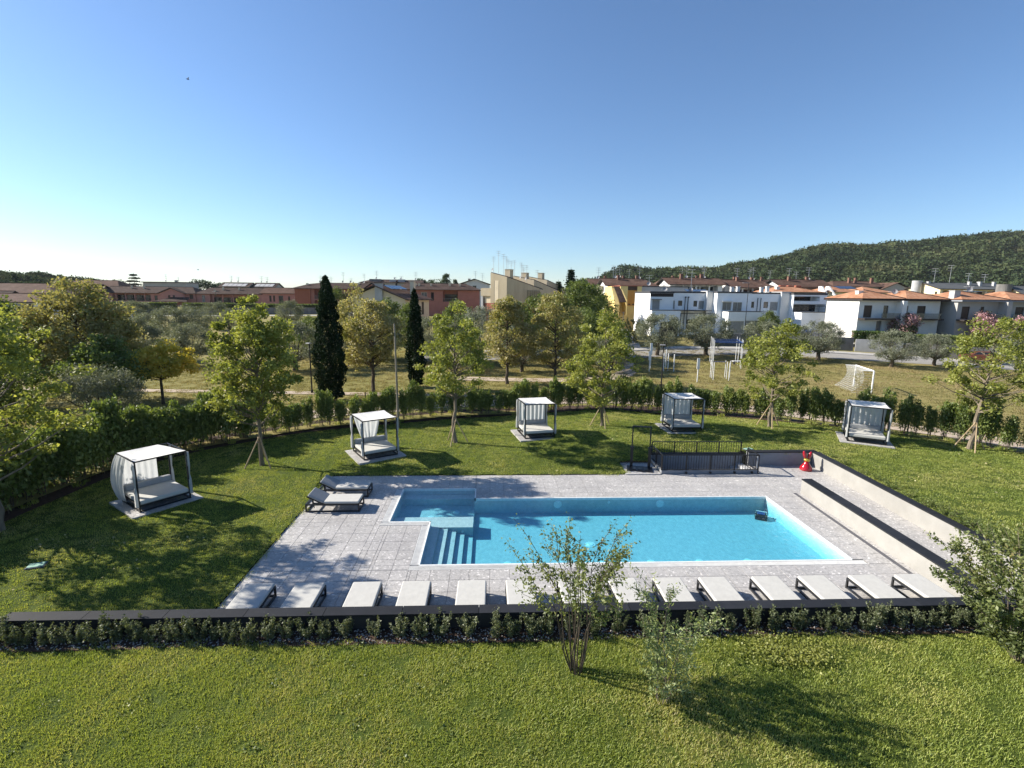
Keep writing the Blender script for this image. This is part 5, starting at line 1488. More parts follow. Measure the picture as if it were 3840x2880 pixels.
OLE = make_tree_meshes('ole', 95, 4.2, .5, 1.9, 1.8, 60, 4200, .22, M['leaf_pink'], M['bark'], spread=.6, taper=.2, trunk_r=.07, aspect=.6, leader=False, stems=3)
place_tree('oleander', 'pink flowering oleander before the white house', OLE, (60.6, 71.0, 2.2), 0, 1.05, 1.02, cat='shrub')
place_tree('oleander', 'pink flowering oleander before the grey house', OLE, (73.4, 66.5, 2.2), 1, 1.0, .98, cat='shrub')
place_tree('oleander', 'faded pink oleander left of the brighter one by the grey house', OLE, (69.8, 68.5, 2.2), 2.2, .9, 1.12, cat='shrub')
V, F = leaves(sph(900, np.random.default_rng(5))*np.array([1.1, 1.1, .8])+np.array([0, 0, .7]), .2, np.random.default_rng(6), .6, .2)
rt = root('round_shrub', 'small clipped ball shrub before the white house doors', 'shrub', (60.6, 70.4, 3.2)); link('foliage', np_mesh('foliage', V, F, M['leaf_box']), rt)
# parked cars by the road
def car(label, x, y, rz, mat, z=None):
    r = root('parked_car', label, 'car', (x, y, gz(x, y)+.05 if z is None else z), rz)
    prof = [(-2.05, .35), (-2.1, .75), (-1.9, .95), (-1.15, 1.0), (-.55, 1.42), (.85, 1.45), (1.55, 1.05), (2.05, .92), (2.1, .4)]
    m_ = MB(); n = len(prof)
    for s in (-1, 1):
        for px_, pz in prof: m_.v.append((px_, s*(.82 if pz < 1.1 else .66), pz))
    m_.f.append(tuple(range(n))); m_.f.append(tuple(range(2*n-1, n-1, -1))); m_.mi += [0, 0]
    for i in range(n): j = (i+1) % n; m_.f.append((i, n+i, n+j, j)); m_.mi.append(0)
    m_.ob('body', M[mat], r)
    for s in (-1, 1): MB().hexa([(-.95, s*.80, 1.03), (1.35, s*.80, 1.05), (1.35, s*.81, 1.05), (-.95, s*.81, 1.03), (-.5, s*.68, 1.38), (.8, s*.68, 1.40), (.8, s*.69, 1.40), (-.5, s*.69, 1.38)]).ob('side_window', M['glassdark'], r)
    for x_ in (-1.3, 1.3):
        for s in (-1, 1): MB().tube([(x_, s*.86, .32), (x_, s*.66, .32)], .32, 14).ob('wheel', M['gratedark'], r)
car('dark blue car parked by the white block garage', 51.6, 78.5, .2, 'bluecar', 2.0)
car('dark maroon car parked at the far right behind the olive', 62.5, 60.8, -.6, 'orangecar')
car('small dark car parked under the twin olive', -35.5, 72.5, .2, 'bluecar')

for lab, x, y, z, s in (('tiny dark bird gliding high in the left sky', -32.4, 60, 30.7, 1.0), ('tiny bird low over the far pink roofs', -110.8, 200, 16.5, 2.2)):
    m_ = MB(); m_.ball((0, 0, 0), .16, .05, .05, 8, 6)
    for k in (-1, 1): m_.hexa([(-.05, 0, 0), (.05, 0, 0), (.02, k*.32, .1), (-.05, k*.32, .1), (-.05, 0, .012), (.05, 0, .012), (.02, k*.32, .112), (-.05, k*.32, .112)])
    o = m_.ob('bird', M['black'], None, (x, y, z), .8); o.scale = (s, s, s); tag(o, lab, 'bird')

# ------------------------------------------------------------------ buildings
_win = {}
def window_part(parent, origin, ux, w, h, kind):
    """frame with glazing behind, standing in its reveal; local x along the wall, y inwards"""
    k = (round(w, 2), round(h, 2), kind)
    if k not in _win:
        t = .06 if w > .5 else .04
        fm = MB(); y0, y1 = .10, .16
        fm.box(0, t, y0, y1, 0, h); fm.box(w-t, w, y0, y1, 0, h); fm.box(t, w-t, y0, y1, 0, t); fm.box(t, w-t, y0, y1, h-t, h)
        if kind in 'wc' and w > .9: fm.box(w/2-.025, w/2+.025, y0+.003, y1-.003, t, h-t)
        pn = MB()
        if kind == 's':
            n = max(3, int((h-2*t)/.14))
            for i in range(n): pn.box(t, w-t, y0+.012, y0+.035, t+(h-2*t)*i/n+.012, t+(h-2*t)*(i+1)/n-.006, 0)
            pn.box(t, w-t, y0+.036, y0+.045, t, h-t)
        else: pn.box(t, w-t, y0+.03, y0+.045, t, h-t)
        _win[k] = (fm.mesh('window', M['dframe'] if kind in 'wS' else M['wframe']), pn.mesh('pane', {'w': M['glassdark'], 'c': M['glassgrey'], 's': M['shuttergrey'], 'S': M['shutter'], 'g': M['shuttergrey']}[kind]))
    fm, pn = _win[k]
    o = link('window' if kind != 'g' else 'garage_door', fm, parent, origin, math.atan2(ux[1], ux[0]))
    link('pane' if kind != 'g' else 'door_leaf', pn, o)
    return o
def facade(mb, parent, p0, ux, width, z0, z1, holes, mi=0):
    inn = (-ux[1], ux[0])
    P = lambda u, z, dpt=0.: (p0[0]+ux[0]*u+inn[0]*dpt, p0[1]+ux[1]*u+inn[1]*dpt, z)
    us = sorted(set([0, width]+[h[0] for h in holes]+[h[1] for h in holes])); zs = sorted(set([z0, z1]+[h[2] for h in holes]+[h[3] for h in holes]))
    for a, b in zip(us, us[1:]):
        for c, d in zip(zs, zs[1:]):
            cu, cz = (a+b)/2, (c+d)/2
            if any(h[0] < cu < h[1] and h[2] < cz < h[3] for h in holes): continue
            mb.quad(P(a, c), P(b, c), P(b, d), P(a, d), mi)
    for h in holes:
        u0, u1, a, b, kind = h[:5]; dp = 2.2 if kind == 'l' else .2
        mb.quad(P(u0, a), P(u0, b), P(u0, b, dp), P(u0, a, dp), mi); mb.quad(P(u1, a), P(u1, a, dp), P(u1, b, dp), P(u1, b), mi)
        mb.quad(P(u0, a), P(u0, a, dp), P(u1, a, dp), P(u1, a), mi); mb.quad(P(u0, b), P(u1, b), P(u1, b, dp), P(u0, b, dp), mi)
        mb.quad(P(u0, a, dp), P(u1, a, dp), P(u1, b, dp), P(u0, b, dp), mi)
        if kind == 'l':
            n = max(1, int((u1-u0)/3.2)); s = (u1-u0)/n
            for i in range(n):
                q = P(u0+s*i+s*.07, a+.05, 2.05); window_part(parent, q, ux, s*.86, min(2.1, (b-a)*.85), 'w')  # dark glazing widened across the recess to stand in for the loggia's shade
        else:
            window_part(parent, P(u0, a), ux, u1-u0, b-a, kind)
def slab_roof(rt, quads, mat, th=.16, name='roof', fascia=True):
    mb = MB()
    for q in quads:
        up = [tuple(p) for p in q]; lo = [(p[0], p[1], p[2]-th) for p in q]
        mb.poly(up, 0); mb.poly(lo[::-1], 1); n = len(up)
        for i in range(n): j = (i+1) % n; mb.quad(lo[i], lo[j], up[j], up[i], 1)
    return mb.ob(name, [mat, M['fascia']], rt)
def block(rt, x, y, w, d, h, wall, front=(), left=(), right=(), roof=None, z0=-1.5):
    """one volume of a building in its root's frame; roof: (kind, rise, material, overhang, hip left, hip right)"""
    mb = MB()
    wm = M[wall]
    facade(mb, rt, (x, y), (1, 0), w, z0, h, list(front)); facade(mb, rt, (x, y+d), (0, -1), d, z0, h, list(left)); facade(mb, rt, (x+w, y), (0, 1), d, z0, h, list(right))
    mb.quad((x+w, y+d, z0), (x, y+d, z0), (x, y+d, h), (x+w, y+d, h))
    if roof:
        kind, rise, rm, o = roof[:4]; hl, hr = (roof[4], roof[5]) if len(roof) > 4 else (0, 0)
        X0, X1, Y0, Y1 = x-o, x+w+o, y-o, y+d+o; t = .02; e = h+.03
        if kind == 'gx':
            ym = y+d/2; e2 = e-rise*o/(d/2)*.0
            a = X0+hl if hl else X0; b = X1-hr if hr else X1
            slab_roof(rt, [[(X0, Y0, e2), (X1, Y0, e2), (b, ym, h+rise), (a, ym, h+rise)], [(X1, Y1, e2), (X0, Y1, e2), (a, ym+.001, h+rise), (b, ym+.001, h+rise)]]+
                      ([[(X0, Y1, e2), (X0, Y0, e2), (a, ym, h+rise)]] if hl else [])+([[(X1, Y0, e2), (X1, Y1, e2), (b, ym, h+rise)]] if hr else []), M[rm])
            mb.poly([(x, y+d, h), (x, y, h), (x, ym, h+rise*(d/2)/(d/2+o)-.12)]) if not hl else None
            mb.poly([(x+w, y, h), (x+w, y+d, h), (x+w, ym, h+rise*(d/2)/(d/2+o)-.12)]) if not hr else None
            MB().bar((a, ym, h+rise+.03), (b, ym, h+rise+.03), .22, .1).ob('ridge', M[rm], rt)
        elif kind == 'gy':
            xm = x+w/2; b = Y1-hr if hr else Y1
            slab_roof(rt, [[(X0, Y1, e), (X0, Y0, e), (xm, Y0, h+rise), (xm, b, h+rise)], [(X1, Y0, e), (X1, Y1, e), (xm+.001, b, h+rise), (xm+.001, Y0, h+rise)]]+([[(X1, Y1, e), (X0, Y1, e), (xm, b, h+rise)]] if hr else []), M[rm])
            mb.poly([(x, y, h), (x+w, y, h), (xm, y, h+rise*(w/2)/(w/2+o)-.12)])
        elif kind == 'flat':
            MB().box(X0, X1, Y0, Y1, h+.002, h+rise).ob('roof', M[rm], rt)
    mb.ob('wall', wm, rt)
def chimney(rt, x, y, z, h, w=.5, mat='cream'):
    m_ = MB().box(x-w/2, x+w/2, y-w/2, y+w/2, z-1.2, z+h).box(x-w/2-.07, x+w/2+.07, y-w/2-.07, y+w/2+.07, z+h+.01, z+h+.09)
    m_.ob('chimney', M[mat], rt)
def antenna(rt, x, y, z, h, dish=True, s=1.0):
    m_ = MB().tube([(x, y, z-.3), (x, y, z+h)], .035*s, 5)
    for k in range(3):
        zz = z+h-.1-.45*k*s; m_.bar((x-.55*s, y, zz), (x+.45*s, y, zz), .035*s)
        if k < 2:
            for j in range(4): m_.bar((x-.5*s+j*.28*s, y-.25*s, zz+.03), (x-.5*s+j*.28*s, y+.25*s, zz+.03), .025*s)
    m_.ob('antenna', M['antenna'], rt)
    if dish:
        s = min(s, 1.1)*.72; d_ = MB().lathe([(0, 0), (.25*s, .03), (.48*s, .12), (.50*s, .12), (.25*s, .0), (0, -.04)], 14)
        o = d_.ob('satellite_dish', M['dish'], rt, (x-.1, y-.15, z+.45)); o.rotation_euler = (rad(75), 0, rad(-25))
def columns(rt, xs, y, z0, z1, mat, w=.32):
    for x in xs: MB().box(x-w/2, x+w/2, y-.02, y+w-.02, z0, z1).ob('column', M[mat], rt)
def balcony_rail(rt, x0, x1, y, z0, h, mat='frame', n=None):
    m_ = MB().bar((x0, y, z0+h), (x1, y, z0+h), .05)
    n = n or int((x1-x0)/.35)
    for i in range(n+1): m_.bar((x0+(x1-x0)*i/n, y, z0), (x0+(x1-x0)*i/n, y, z0+h), .035)
    m_.ob('balcony_railing', M[mat], rt)

def B(label, x, y, z, rz=0., name='house', cat='house'): return root(name, label, cat, (x, y, z), rz)

# far left: pink and red houses along the far road
b = B('pink house with a gable and a columned loggia at the left', -139.5, 190, 2.9)
block(b, 0, 0, 32.3, 10, 4.75, 'pink', front=[(3.2, 16.6, 1.9, 4.5, 'l'), (17.9, 19.0, 1.5, 3.9, 'w'), (30.3, 31.6, 2.8, 4.4, 'S')], roof=('gx', 2.35, 'roofbrown', .7, 0, 4))
columns(b, [4.4, 7.7, 11.0, 14.5], 0, 1.9, 4.5, 'pink'); balcony_rail(b, 3.2, 16.6, -.06, 1.9, .9)
block(b, 20.7, -1.6, 8.4, 1.62, 4.72, 'pink', front=[(3.0, 3.8, 2.9, 4.1, 'S'), (4.6, 5.4, 2.9, 4.1, 'S'), (.4, .9, .3, 2.2, 'w')], roof=('gy', 2.05, 'roofbrown', .55))
slab_roof(b, [[(20.3, -5.5, 1.9), (32.2, -5.5, 1.9), (31.2, -1.8, 3.4), (25.2, -1.8, 3.4)]], M['roofbrown'], name='carport_roof')
columns(b, [21.0, 26.0, 31.6], -5.2, -1.5, 1.8, 'pink', .3)
chimney(b, 8, 3.4, 6.4, 1.0); chimney(b, 12.5, 3.2, 6.3, 1.1)
b = B('red house with a long columned loggia beside the pink gabled house', -107.0, 190.5, 2.9)
block(b, 0, 0, 23.2, 10, 4.7, 'pink', front=[(4.8, 21, 1.3, 4.55, 'l'), (1.9, 3.0, 1.8, 4.2, 'c')], roof=('gx', 2.3, 'roofbrown', .7, 3.6, 0))
columns(b, [5.9, 9.3, 13.0, 16.8], 0, 1.3, 4.55, 'pink'); balcony_rail(b, 4.8, 21, -.06, 1.3, .95); chimney(b, 8.2, 3, 6.1, 1.2); chimney(b, 14, 3, 6.2, .8); chimney(b, 6, 1.6, 5.4, .8)
MB().box(4.6, 21.2, -.9, -.08, 1.1, 1.28).ob('balcony_slab', M['cream'], b)
b = B('low red terrace between the loggia house and the brick house', -83.6, 190, 3.0)
block(b, 0, 0, 11.9, 10, 5.0, 'pink', front=[(2.8, 3.6, 2.0, 4.2, 'S'), (4.2, 4.9, 2.0, 4.2, 'S'), (6.2, 7.8, .9, 4.2, 'w'), (9.6, 10.3, 2.2, 4.0, 'S')], roof=('gx', 2.1, 'roofwarm', .6))
b = B('dark red brick house with a hipped roof left of the tall cypress', -64.0, 170, 3.0)
block(b, 0, 0, 5.0, 11, 6.75, 'brick', roof=None)
block(b, 5.0, .4, 22.2, 10.6, 6.75, 'redrender', front=[(1.2, 6.8, 3.4, 6.6, 'l'), (1.2, 6.8, .4, 3.0, 'l'), (11.5, 12.5, 3.4, 5.0, 'w'), (14.9, 16.0, 3.6, 5.4, 'w'), (17.6, 18.2, 3.6, 5.0, 'w')])
slab_roof(b, [[(-.8, -.8, 6.8), (28, -.8, 6.8), (28, 5.6, 8.8), (7.5, 5.6, 8.8), (3.4, 4.4, 8.35)], [(-.8, 11.8, 6.8), (-.8, -.8, 6.8), (3.4, 4.4, 8.35), (7.5, 5.6, 8.8)], [(28, 11.8, 6.8), (-.8, 11.8, 6.8), (7.5, 5.601, 8.8), (28, 5.601, 8.8)]], M['roofbrown'])
block(b, 23.0, -1.2, 4.4, 1.6, 6.8, 'redrender', front=[(1.4, 3.0, 5.0, 6.4, 'w'), (1.4, 3.0, 1.0, 3.2, 'w')], roof=('gy', 1.95, 'roofbrown', .5))
balcony_rail(b, 6.2, 11.8, .3, 3.4, 1.0, 'dish'); 
for x, y_, h in ((3.2, 3, .8), (10, 2, .7), (18, 4, 1.1), (19.8, 4, .9), (21, 5, .9)): chimney(b, x, y_, 7.6, h, .6)
for x, h in ((6.8, 2.4), (8.4, 2.0), (14.4, 3.6), (17.0, 1.6), (21.4, 3.2)): antenna(b, x, 5.6, 8.7, h, True, 1.1)
b = B('wide red house with loggias behind the beige gabled house', -26.6, 150, 2.6)
block(b, 0, 0, 23.4, 11, 7.05, 'redrender', front=[(6.5, 8.2, 3.9, 6.3, 'c'), (9.3, 10.2, 3.9, 6.3, 'w'), (12.8, 17.2, 3.6, 6.8, 'l')], right=[(2, 3.2, 4, 6, 'w'), (6, 7.2, 4, 6, 'w')], roof=('gx', 1.9, 'roofbrown', .8, 2, 5))
balcony_rail(b, 12.8, 17.2, -.05, 3.6, 1.0, 'dish')
for x in (4.5, 5.5, 9, 14.6, 17.6): chimney(b, x, 3.2, 8.2, .7, .6)
b = B('beige house with a broad gable, stout chimney and solar panels', -30.6, 110.5, 2.4, rad(-17))
block(b, 0, 0, 13.6, 12, 4.75, 'cream', front=[(1.0, 2.6, 1.6, 3.4, 'w'), (1.1, 2.5, -.6, 1.0, 'w'), (9.0, 9.8, 1.6, 3.4, 'S')], right=[(3.0, 4.2, 1.4, 4.2, 'S'), (8.0, 9.2, 1.4, 4.2, 'S')], roof=('gy', 2.95, 'roofwarm', .8, 0, 4))
MB().box(6.9, 8.6, -.45, .0, -1.5, 8.05).ob('chimney_stack', M['concl'], b); MB().box(6.8, 8.7, -.6, .1, 8.06, 8.25).ob('chimney_cap', M['roofdark'], b)
chimney(b, 12.0, 7.0, 7.0, 1.6, .9); 
for i in range(4):
    q = lambda u, v: (7.5+.7*u*1.0+.3, v, 7.86-u*.7*.397)
    p = [q(1.0, .4+i*1.9), q(3.6, .4+i*1.9), q(3.6, 2.1+i*1.9), q(1.0, 2.1+i*1.9)]
    MB().hexa([(a_[0], a_[1], a_[2]-.0) for a_ in p]+[(a_[0], a_[1], a_[2]+.12) for a_ in p]).ob('solar_panel', M['solar'], b)

# beige apartment block with stepped single-pitch roofs, brick base
b = B('beige apartment block with stepped sloping roofs and a forest of aerials', .1, 105, 2.0, rad(-35), 'apartment_block', 'apartment block')
def prism(x0, x1, y0, y1, zfl, zfr, zbr, zbl, zb=4.65):
    MB().hexa([(x0, y0, zb), (x1, y0, zb), (x1, y1, zb), (x0, y1, zb), (x0, y0, zfl), (x1, y0, zfr), (x1, y1, zbr), (x0, y1, zbl)]).ob('wall', M['beige'], b)
    MB().box(x0+.02, x1-.02, y0+.02, y1-.02, -1.5, zb-.002).ob('brick_base', M['brick'], b)
    o = .18
    slab_roof(b, [[(x0, y0+o, zfl+.14), (x1+.02, y0+o, zfr+.14), (x1+.05, y1+1.0, zbr+.14-.15), (x0, y1+1.0, zbl+.14-.15)]], M['roofdark'], .12)
prism(0, 4.0, 0, 13.4, 10.8, 9.9, 7.85, 8.75); prism(-3, 2.5, 13.41, 25, 10.6, 9.7, 7.6, 8.4); prism(-6, -.5, 25.01, 36, 10.9, 10.0, 8.0, 8.8)
block(b, -2.7, .3, 2.698, 5, 7.7, 'beige', z0=6.1); MB().box(-1.9, -.002, .6, 5, 4.65, 6.1).ob('wall', M['cream'], b); MB().box(-1.9, -.01, .62, 5, -1.5, 4.64).ob('brick_base', M['brick'], b); MB().box(-2.7, -2.2, .35, 5, -1.5, 6.1).ob('pier', M['concl'], b)
MB().box(.95, 1.05, -.03, .0, 0, 9.2).ob('wall_joint', M['dframe'], b); MB().box(1.05, 2.0, -.03, .0, 4.7, 9.2).ob('wall_panel', M['cream'], b)
for i in range(6): MB().box(4.002, 4.5, 8.0+i*.95, 8.15+i*.95, 4.0, 7.4).ob('fin', M['beige'], b)
for i in range(9): MB().bar((.3+i*.45, 12.6, 8.9-i*.1), (.3+i*.45, 15.0, 8.5-i*.1), .12, .2).ob('rafter', M['roofdark'], b)
chimney(b, 1.6, 4.5, 10.6, .95, 1.3, 'beige'); chimney(b, -.5, 14.5, 10.4, .9, 1.3, 'beige'); chimney(b, -3, 26.5, 10.9, .9, 1.2, 'beige')
for x, y_, h, d_ in ((.35, .6, 3.1, True), (.9, 1.6, 4.4, False), (1.2, 3, 4.0, False), (1.0, 4.4, 3.8, False), (.6, 5.6, 3.4, False), (.9, 6.4, 3.3, True), (.6, 8.2, 3.7, False), (1.0, 10.4, 3.6, True), (.8, 11.4, 3.3, False), (1.2, 12.4, 3.4, True), (-.6, 14, 3.0, False), (1.6, 16.5, 3.0, True)):
    antenna(b, x, y_, 10.9-.12*y_+.1, h, d_, .9)

# row houses with brown roofs behind the white block
rows = [('brown-roofed row house at the left end with a round stair tower', 26.7, 115, 11.0, 9, 8.7, 1.75, []), ('second brown-roofed row house behind the white block', 40.4, 113, 12.0, 8, 9.1, 1.6, []),
        ('third brown-roofed row house behind the white block', 55.2, 114, 9.6, 10, 8.6, 1.9, []), ('fourth brown-roofed row house behind the orange roofs', 67.2, 115, 11.5, 8, 8.9, 1.8, [])]
for i, (lab, x, y, w, d, e, rs, _) in enumerate(rows):
    b = B(lab, x, y, 2.0)
    block(b, 0, 0, w, d, e, 'white', front=[(1.2, w-1.0, e-2.1, e-.2, 'l')], left=[(d*.38, d*.62, e-1.4, e-.1, 's')], roof=('gx', rs, 'roofwarm', .7, 0, 0 if i % 2 else 2.2))
    chimney(b, w*.3, d*.4, e+1.2, 1.2, .6, 'chimneybrick'); chimney(b, w*.72, d*.5, e+1.3, 1.1, .6, 'chimneybrick')
    antenna(b, w*.34, d*.5, e+rs, 2.6, i % 2 == 0, 1.2); antenna(b, w*.8, d*.6, e+rs-.3, 3.2, True, 1.2)
    columns(b, [w*.25, w*.5, w*.75], 0, e-2.1, e-.2, 'white', .3)
    if i == 0: MB().tube([(-.4, 5.6, -1), (-.4, 5.6, 8.7)], .95, 20).ob('stair_tower', M['cream'], b)
for i, (lab, x, y, w, e) in enumerate([('long brown roof peeping over the row houses at the left', 30.0, 140, 13, 9.4), ('long brown roof peeping over the row houses in the middle', 48, 138, 17, 9.6), ('long brown roof peeping over the row houses at the right', 66, 140, 20, 9.6)]):
    b = B(lab, x, y, 2.0); block(b, 0, 0, w, 10, e, 'cream', roof=('gx', 1.9, 'roofwarm', .7, 1.5, 2.5))
    chimney(b, w*.2, 4, e+1.5, 1.0, .6, 'chimneybrick'); chimney(b, w*.6, 4, e+1.5, 1.1, .6, 'chimneybrick'); antenna(b, w*.45, 5, e+1.9, 3, True, 1.3); antenna(b, w*.75, 5, e+1.9, 2.6, False, 1.3)

b = B('yellow block with an ochre panel and sloping brown roof strip', 25.3, 98, 2.3)
block(b, 0, 0, 1.45, 7, 7.95, 'yellow'); block(b, 3.35, 0, .85, 7, 7.95, 'yellow')
MB().box(1.452, 3.348, .5, 6.8, -1.5, 7.9).ob('wall', M['yellow'], b)
MB().box(1.47, 3.33, .38, .498, 4.2, 7.2).ob('ochre_panel', M['ochre'], b); MB().box(1.46, 3.34, .30, .498, 7.21, 7.93).ob('lintel', M['shutter'], b)
for x in (1.75, 2.55): MB().box(x, x+.42, .34, .379, 4.35, 4.62).ob('vent', M['shutter'], b)
block(b, -1.6, .6, .9, 6, 7.9, 'yellow'); MB().box(-.1, 4.3, -.06, 7.1, 7.951, 8.1).ob('roof_edge', M['brick'], b)
MB().hexa([(-.7, -2.6, 4.9), (.55, -2.6, 4.9), (.0, .6, 7.8), (-1.2, .6, 7.8), (-.7, -2.6, 5.05), (.55, -2.6, 5.05), (.0, .6, 7.95), (-1.2, .6, 7.95)]).ob('sloping_roof', M['roofbrown'], b)
MB().hexa([(.56, -2.6, 2.5), (.75, -2.6, 2.5), (.75, .6, 2.5), (.56, .6, 2.5), (.56, -2.6, 5.1), (.75, -2.6, 5.1), (.2, .6, 8.0), (.02, .6, 8.0)]).ob('side_wall', M['yellow'], b)
MB().hexa([(-1.6, -2.6, -1.5), (-.72, -2.6, -1.5), (-.72, .59, -1.5), (-1.6, .59, -1.5), (-1.6, -2.6, 4.6), (-.72, -2.6, 4.6), (-.9, .59, 7.7), (-1.6, .59, 7.7)]).ob('side_wall', M['yellow'], b)
block(b, 4.25, 1.2, 9.5, 8, 7.9, 'greyhouse', roof=('flat', .18, 'roofdark', .1))
antenna(b, 6.5, 3, 8.1, 2.2, True, 1.2)

# white modern terrace with flat roofs
b = B('white modern terrace with flat dark-edged roofs and garages', 27.0, 85, 2.3, 0, 'terrace_house', 'house')
FR = lambda rise=.22: ('flat', rise, 'roofdark', .08)
block(b, .1, 0, 4.0, 9, 6.6, 'whiteblue', front=[(.05, 3.95, 6.05, 6.5, 's'), (.4, 1.7, 3.85, 5.5, 's')], roof=FR(.3))
MB().box(.12, 4.06, -.02, .0, 6.02, 6.58).ob('dark_band', M['fascia'], b); MB().box(.3, 2.0, -.4, .0, 5.53, 5.62).ob('window_canopy', M['fascia'], b)
block(b, 4.102, 1.2, 6.0, 8, 6.7, 'whiteblue', front=[(.05, .75, 3.95, 5.4, 's'), (1.3, 2.05, 4.5, 5.4, 'w'), (4.0, 4.65, 4.4, 5.4, 'w'), (4.9, 6.0-.08, 3.95, 5.4, 's'), (3.0, 5.5, 0, 2.2, 'w')], roof=FR(.25))
for x in (6.6, 7.1): MB().tube([(x, 1.13, -.5), (x, 1.13, 5.95)], .06, 6).ob('downpipe', M['pipe'], b)
MB().box(6.5, 6.72, .98, 1.18, 5.9, 6.1).ob('downpipe_head', M['pipe'], b); MB().box(7.0, 7.22, .98, 1.18, 5.9, 6.1).ob('downpipe_head', M['pipe'], b)
block(b, .0, -1.6, 4.9, 1.59, 3.75, 'whiteblue', front=[(1.6, 4.6, -.6, 1.9, 'w')]); MB().box(-.05, 10.2, -1.65, 1.15, 3.752, 3.84).ob('terrace_ledge', M['roofdark'], b)
MB().bar((4.9, -1.6, 3.3), (11.0, -1.6, 3.3), .10).ob('pergola_beam', M['frame'], b); MB().bar((4.95, -1.6, -.5), (4.95, -1.6, 3.3), .12).ob('pergola_post', M['frame'], b)
block(b, 11.2, -1.0, 5.95, 9, 6.75, 'whiteblue', front=[(1.0, 2.55, 3.85, 5.25, 'c'), (2.8, 4.4, 3.75, 5.25, 'c')], roof=FR(.25))
block(b, 10.104, .5, 1.09, 8, 6.85, 'white'); MB().box(10.08, 11.25, .42, 8, 6.851, 7.1).ob('roof_edge', M['concl'], b)
MB().box(12.0, 13.9, -1.5, -1.0, 5.36, 5.44).ob('awning', M['whitepaint'], b)
block(b, 12.2, -3.4, 6.2, 2.39, 3.7, 'whiteblue', front=[(.3, 2.8, -.2, 2.2, 'g'), (3.0, 5.7, -.2, 2.3, 'g')]); MB().box(12.15, 18.45, -3.45, -1.02, 3.702, 3.79).ob('terrace_ledge', M['roofdark'], b)
block(b, 17.152, .5, 5.7, 8, 6.7, 'whiteblue', front=[(.0+.05, .35, 3.8, 5.3, 'S'), (.6, 1.3, 4.3, 5.35, 'w'), (2.95, 3.75, 4.3, 5.35, 'w'), (4.1, 5.5, 3.85, 5.35, 's')], roof=FR(.25))
for x in (19.0, 19.55): MB().tube([(x, .43, .8), (x, .43, 6.0)], .06, 6).ob('downpipe', M['pipe'], b)
block(b, 24.4, -1.0, 5.8, 9, 6.6, 'whiteblue', front=[(.1, 4.6, 5.55, 6.35, 'l'), (.1, 5.7, 3.75, 5.05, 'l')], roof=FR(.3))
block(b, 22.856, .0, 1.54, 8, 6.8, 'white'); MB().box(22.82, 24.43, -.06, 8, 6.801, 7.1).ob('roof_edge', M['concl'], b)
balcony_rail(b, 24.5, 30.1, -1.05, 3.75, .95, 'frame', 5)
block(b, 24.6, -3.4, 5.7, 2.39, 3.7, 'whiteblue'); MB().box(24.55, 30.35, -3.45, -1.02, 3.702, 3.79).ob('terrace_ledge', M['roofdark'], b)
for x, y_, h in ((16.0, 4, .9), (17.6, 5, 1.0), (21.4, 4, .9), (23.0, 5, 1.1)): chimney(b, x, y_, 6.9, h, .5, 'white')
antenna(b, 4.0, 4, 6.9, 1.0, True, 1.3); antenna(b, 9.0, 5, 6.9, 4.0, True, 1.3)
for i in range(4): MB().hexa([(7.6+i*1.0, 3, 6.96), (8.5+i*1.0, 3, 6.96), (8.5+i*1.0, 4.8, 7.3), (7.6+i*1.0, 4.8, 7.3), (7.6+i*1.0, 3, 7.02), (8.5+i*1.0, 3, 7.02), (8.5+i*1.0, 4.8, 7.36), (7.6+i*1.0, 4.8, 7.36)]).ob('solar_panel', M['solar'], b)

def villa(label, x, y, z, w, wall, winx, nroof, lbl2=None, d=11.5):
    b = B(label, x, y, z); e = 8.1-z
    block(b, 0, 0, w, d, e, wall, front=[(u0, u1, e-2.5, e-.7, k) for u0, u1, k in winx]+[(w*.53, w*.76, .6, 1.9, 'w'), (w*.24, w*.31, .2, 2.0, 'c')], left=[(1.5, 2.5, e-2.3, e-1.0, 's')] if wall == 'greyhouse' else [])
    MB().box(-.3, w+.6, -.9, d+.4, e+.002, e+.30).ob('eaves_board', M['fascia'] if wall == 'white' else M['greywall'], b)
    MB().box(.1, w-.3, -1.3, -.002, e-2.75, e-2.55).ob('balcony_slab', M['fascia'], b)
    MB().box(2.6, w*.44, -1.27, -1.24, e-2.55, e-1.75).ob('glass_balustrade', M['glass'], b); MB().box(w*.53, w-.9, -1.27, -1.24, e-2.55, e-1.75).ob('glass_balustrade', M['glass'], b)
    MB().box(w*.45, w*.50, -1.35, -.004, -1.5, e).ob('fin_wall', M['white' if wall == 'white' else 'greyhouse'], b)
    s = (w+.9)/nroof
    for i in range(nroof):
        x0 = -.3+s*i; x1 = x0+s-.12; xm = x0+s*.42; z0 = e+.31; z1 = e+1.55
        slab_roof(b, [[(x0, -.9, z0), (x1, -.9, z0), (xm, d*.4, z1)], [(x1, -.9, z0), (x1, d+.4, z0), (xm, d*.5, z1), (xm, d*.4, z1)], [(x0, d+.4, z0), (x0, -.9, z0), (xm, d*.4, z1), (xm, d*.5, z1)], [(x1, d+.4, z0), (x0, d+.4, z0), (xm, d*.5, z1)]], M['rooforange'], .1)
        MB().bar((x1+.05, -.85, z0+.05), (xm+.1, d*.4, z1+.05), .16, .12).ob('hip_ridge', M['fascia'], b)
    return b, e
b, e = villa('white house with orange tiled roof, balconies and four dark windows', 54.0, 72, 3.2, 12.35, 'white', [(.8, 2.05, 'S'), (3.75, 4.5, 'w'), (6.85, 7.5, 'w'), (8.9, 10.2, 'S')], 2, d=7.2)
